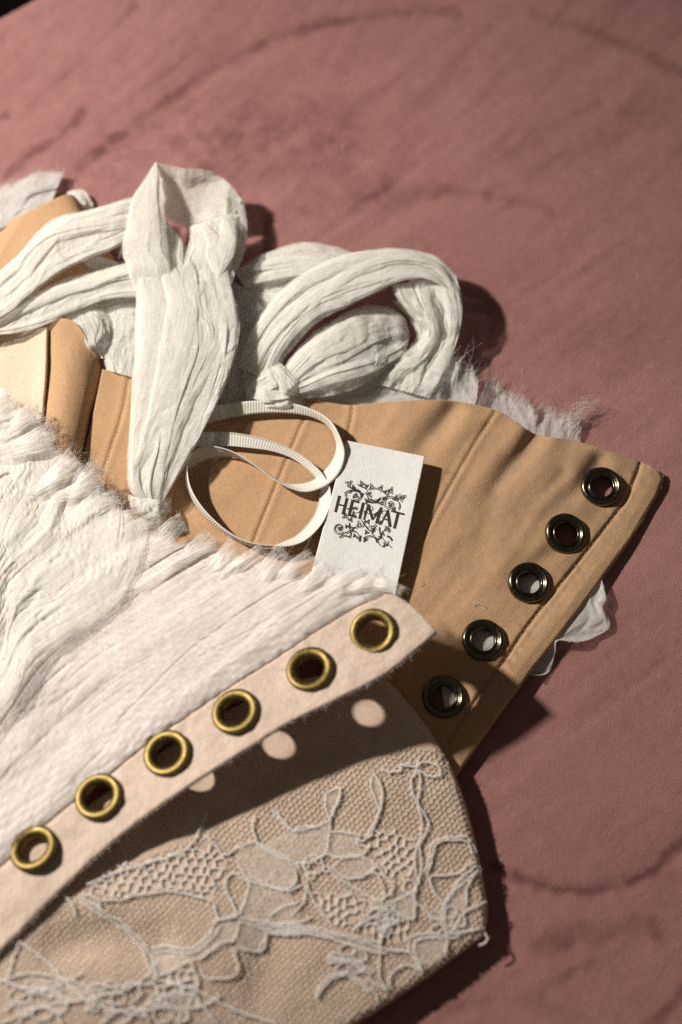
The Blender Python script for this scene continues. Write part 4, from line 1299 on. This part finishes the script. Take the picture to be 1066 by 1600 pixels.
FLOWERS = []
for cx, cy, r, n, a0 in [(60, 1562, 46, 6, .3), (270, 1570, 42, 5, 1.0), (165, 1560, 32, 5, 0), (545, 1500, 34, 5, .8), (600, 1425, 28, 5, .4), (700, 1440, 30, 5, 1.2)]:
    FLOWERS += flower(cx, cy, r, n, a0)
for c in [[(0, 1600), (60, 1575), (140, 1560), (210, 1540), (250, 1500)], [(30, 1470), (70, 1500), (110, 1540), (150, 1570), (230, 1590)], [(0, 1530), (40, 1545), (90, 1540), (130, 1520)],
          [(240, 1530), (300, 1545), (360, 1575), (430, 1600)], [(190, 1600), (250, 1560), (300, 1555), (340, 1600)]]:
    CORDS.append(c)
cd = Threads()
for ci, c in enumerate(CORDS + FLOWERS):
    n = max(8, int(np.hypot(*np.diff(np.array(c), axis=0).T).sum() / 2.4))
    p = spl(c, n)
    p = p + np.column_stack([fbm(p[:, 0] / 7, p[:, 1] / 7, 151) - .5, fbm(p[:, 0] / 7, p[:, 1] / 7, 155) - .5]) * 4.5
    h = lcoarse.h(p[:, 0], p[:, 1])
    g = np.gradient(p, axis=0)
    g /= np.linalg.norm(g, axis=1)[:, None] + 1e-9
    nr = np.column_stack([-g[:, 1], g[:, 0]])
    big = 1.0 if ci < len(CORDS) else .8
    q = np.arange(n) * .9
    for k in range(3):                  # three yarns loosely plied
        off = nr * (1.1 * big * np.sin(q + 2.1 * k) + .5 * (vn(q / 3, q * 0, 400 + k) - .5))[:, None]
        cd.add(W(np.column_stack([p + off, h + .78 + .16 * np.cos(q + 2.1 * k)])), .135 * big, .135 * big, 6, .45)
    for _ in range(int(n * .35)):       # fuzz along the cord
        i = random.randrange(n)
        q0 = p[i] + RNG.normal(0, .8, 2)
        e = q0 + RNG.normal(0, 3.5, 2)
        cd.add(W(np.array([[q0[0], q0[1], h[i] + .7], [(q0[0] + e[0]) / 2 + 1, (q0[1] + e[1]) / 2, h[i] + 1.0], [e[0], e[1], h[i] + .7]])), .045, .035)
for cx, cy, r in [(490, 1351, 15), (486, 1368, 6), (478, 1352, 5), (498, 1345, 5), (510, 1358, 5), (492, 1340, 5), (640, 1385, 10)]:
    q = np.linspace(0, 2 * np.pi, 20)
    x, y = cx + r * np.cos(q), cy + r * np.sin(q)
    cd.add(W(np.column_stack([x, y, lcoarse.h(x, y) + .7])), .2, .2, 5)
cd.build('lace_cord', LACE_CORD, lo2)

# net: coarse honeycomb cells in the openings, fine net elsewhere
COARSE = [Z8([(380, 470), (480, 460), (590, 430), (690, 400), (760, 450), (740, 510), (700, 590), (620, 565), (540, 555), (450, 570), (400, 585), (290, 560)]),
          Z1([(480, 450), (560, 440), (650, 480), (655, 640), (600, 650), (540, 630), (490, 560), (470, 500)]), Z1([(225, 690), (300, 710), (400, 700), (470, 740), (420, 800), (380, 860), (300, 830)]),
          Z1([(420, 860), (560, 780), (650, 830), (640, 900), (520, 920)]), Z8([(540, 860), (640, 800), (660, 870), (600, 910)])]


def net(poly, pitch, r, lift, ang, skip=None, jit=.12):
    th = Threads()
    P = np.array(poly)
    c, s = math.cos(ang), math.sin(ang)
    x0, y0 = P.min(0) - 10
    x1, y1 = P.max(0) + 10
    R = int(max(x1 - x0, y1 - y0) / pitch) + 6
    cx, cy = (x0 + x1) / 2, (y0 + y1) / 2
    segs = []
    e = pitch / math.sqrt(3)
    for i in range(-R, R):
        for j in range(-R, R):
            X, Y = pitch * (i + (j % 2) * .5), e * 1.5 * j
            p0 = (X, Y)
            for q in ((0, e), (pitch / 2, -e / 2), (-pitch / 2, -e / 2)):
                segs.append((p0[0], p0[1], X + q[0], Y + q[1]))
    S_ = np.array(segs)
    A = np.column_stack([cx + c * S_[:, 0] - s * S_[:, 1], cy + s * S_[:, 0] + c * S_[:, 1]])
    B = np.column_stack([cx + c * S_[:, 2] - s * S_[:, 3], cy + s * S_[:, 2] + c * S_[:, 3]])
    for Q in (A, B):
        Q += pitch * jit * 2 * np.column_stack([vn(Q[:, 0] / 9, Q[:, 1] / 9, 161) - .5, vn(Q[:, 0] / 9, Q[:, 1] / 9, 162) - .5])
    M = (A + B) / 2
    keep = inside(M[:, 0], M[:, 1], poly)
    for k in (skip or []):
        keep &= ~inside(M[:, 0], M[:, 1], k)
    A, B, M = A[keep], B[keep], M[keep]
    h = lcoarse.h(M[:, 0], M[:, 1]) + lift
    for a, b, z_ in zip(A, B, h):
        th.add(W(np.array([[a[0], a[1], z_], [b[0], b[1], z_]])), r, r, 4, .6)
    return th


FINE = Z1([(200, 440), (320, 300), (500, 190), (640, 120), (735, 110), (800, 210), (880, 400), (930, 560), (955, 720), (950, 850), (700, 1010), (560, 1090), (500, 940), (300, 880), (200, 640), (120, 560)])
FULL = [(60, 1430), (180, 1362), (300, 1310), (430, 1250), (520, 1205), (640, 1168), (690, 1172), (712, 1222), (735, 1300), (752, 1390), (757, 1440), (752, 1462), (640, 1540), (545, 1600), (520, 1612), (-20, 1612), (-20, 1500)]
net(FULL, 8.8, .14, .24, .25, COARSE, jit=.22).build('fine_net', LACE_NET, lo2)
for k, c in enumerate(COARSE):
    net(c, 15, .26, .5, .12 + .2 * k, jit=.3).build('coarse_net', LACE_CORD, lo2)
# petals: thin woven fillings inside the cords
PETAL = gauze('lace_petal_weave', (.90, .76, .65), (.96, .85, .75), clear=.55, trans=.0)
for pts in FLOWERS[::2] + [Z1([(490, 205), (480, 270), (510, 350), (510, 380), (525, 330), (525, 270)]), Z1([(350, 265), (300, 290), (290, 340), (310, 400), (345, 320)]),
            Z1([(320, 600), (380, 560), (440, 560), (500, 590), (480, 620), (420, 645), (360, 640)]), Z1([(310, 450), (380, 455), (430, 470), (420, 500), (450, 545), (340, 560), (290, 540)]),
            Z1([(150, 445), (200, 430), (260, 425), (310, 400), (305, 450), (290, 540), (240, 570), (170, 580), (110, 550), (50, 500)]),
            Z1([(640, 900), (680, 880), (740, 880), (790, 890), (790, 960), (690, 1030), (650, 970)]), Z1([(560, 760), (600, 730), (660, 720), (660, 770), (650, 820), (610, 800)]),
            Z1([(790, 760), (830, 700), (870, 660), (880, 750), (830, 850), (800, 880)]), Z8([(830, 540), (900, 545), (960, 560), (1000, 650), (900, 690), (800, 640)]),
            Z8([(800, 660), (890, 690), (880, 750), (840, 760), (790, 745)]), Z8([(510, 760), (640, 760), (720, 680), (780, 660), (780, 720), (660, 790), (510, 850)]),
            Z8([(860, 400), (950, 460), (1000, 480), (960, 550), (850, 530), (790, 470), (800, 420)]), Z8([(100, 850), (200, 860), (290, 890), (240, 930), (130, 900)]),
            Z1([(0, 500), (110, 555), (160, 600), (170, 650), (130, 690), (0, 650)]), Z1([(0, 832), (200, 858), (400, 903), (520, 935), (520, 950), (380, 918), (160, 868), (0, 845)])]:
    p = spl(list(pts) + [pts[0]], 40)[:-1]
    c = p.mean(0)
    rings = [c + (p - c) * k for k in (1, .66, .33)]
    V2 = np.vstack(rings + [c[None]])
    n = len(p)
    F2 = [(r_ * n + i, r_ * n + (i + 1) % n, (r_ + 1) * n + (i + 1) % n, (r_ + 1) * n + i) for r_ in range(2) for i in range(n)] + [(2 * n + i, 2 * n + (i + 1) % n, 3 * n) for i in range(n)]
    h = lcoarse.h(V2[:, 0], V2[:, 1]) + .62
    link('lace_petal', mesh_from(W(np.column_stack([V2, h])), F2, uv=V2 * .2), PETAL, lo2)

# ---- a little lint on the suede
li = Threads()
for k in range(70):
    u, v = random.uniform(400, 1066), random.choice([random.uniform(0, 600), random.uniform(650, 1600)])
    q = np.array([u, v]) + np.cumsum(RNG.normal(0, 1.6, (5, 2)), 0)
    li.add(W(np.column_stack([q, np.full(5, .5)])), .05, .04)
lint = li.build('lint', YARN, None)
lint['label'] = 'specks of pale lint caught on the pink suede'
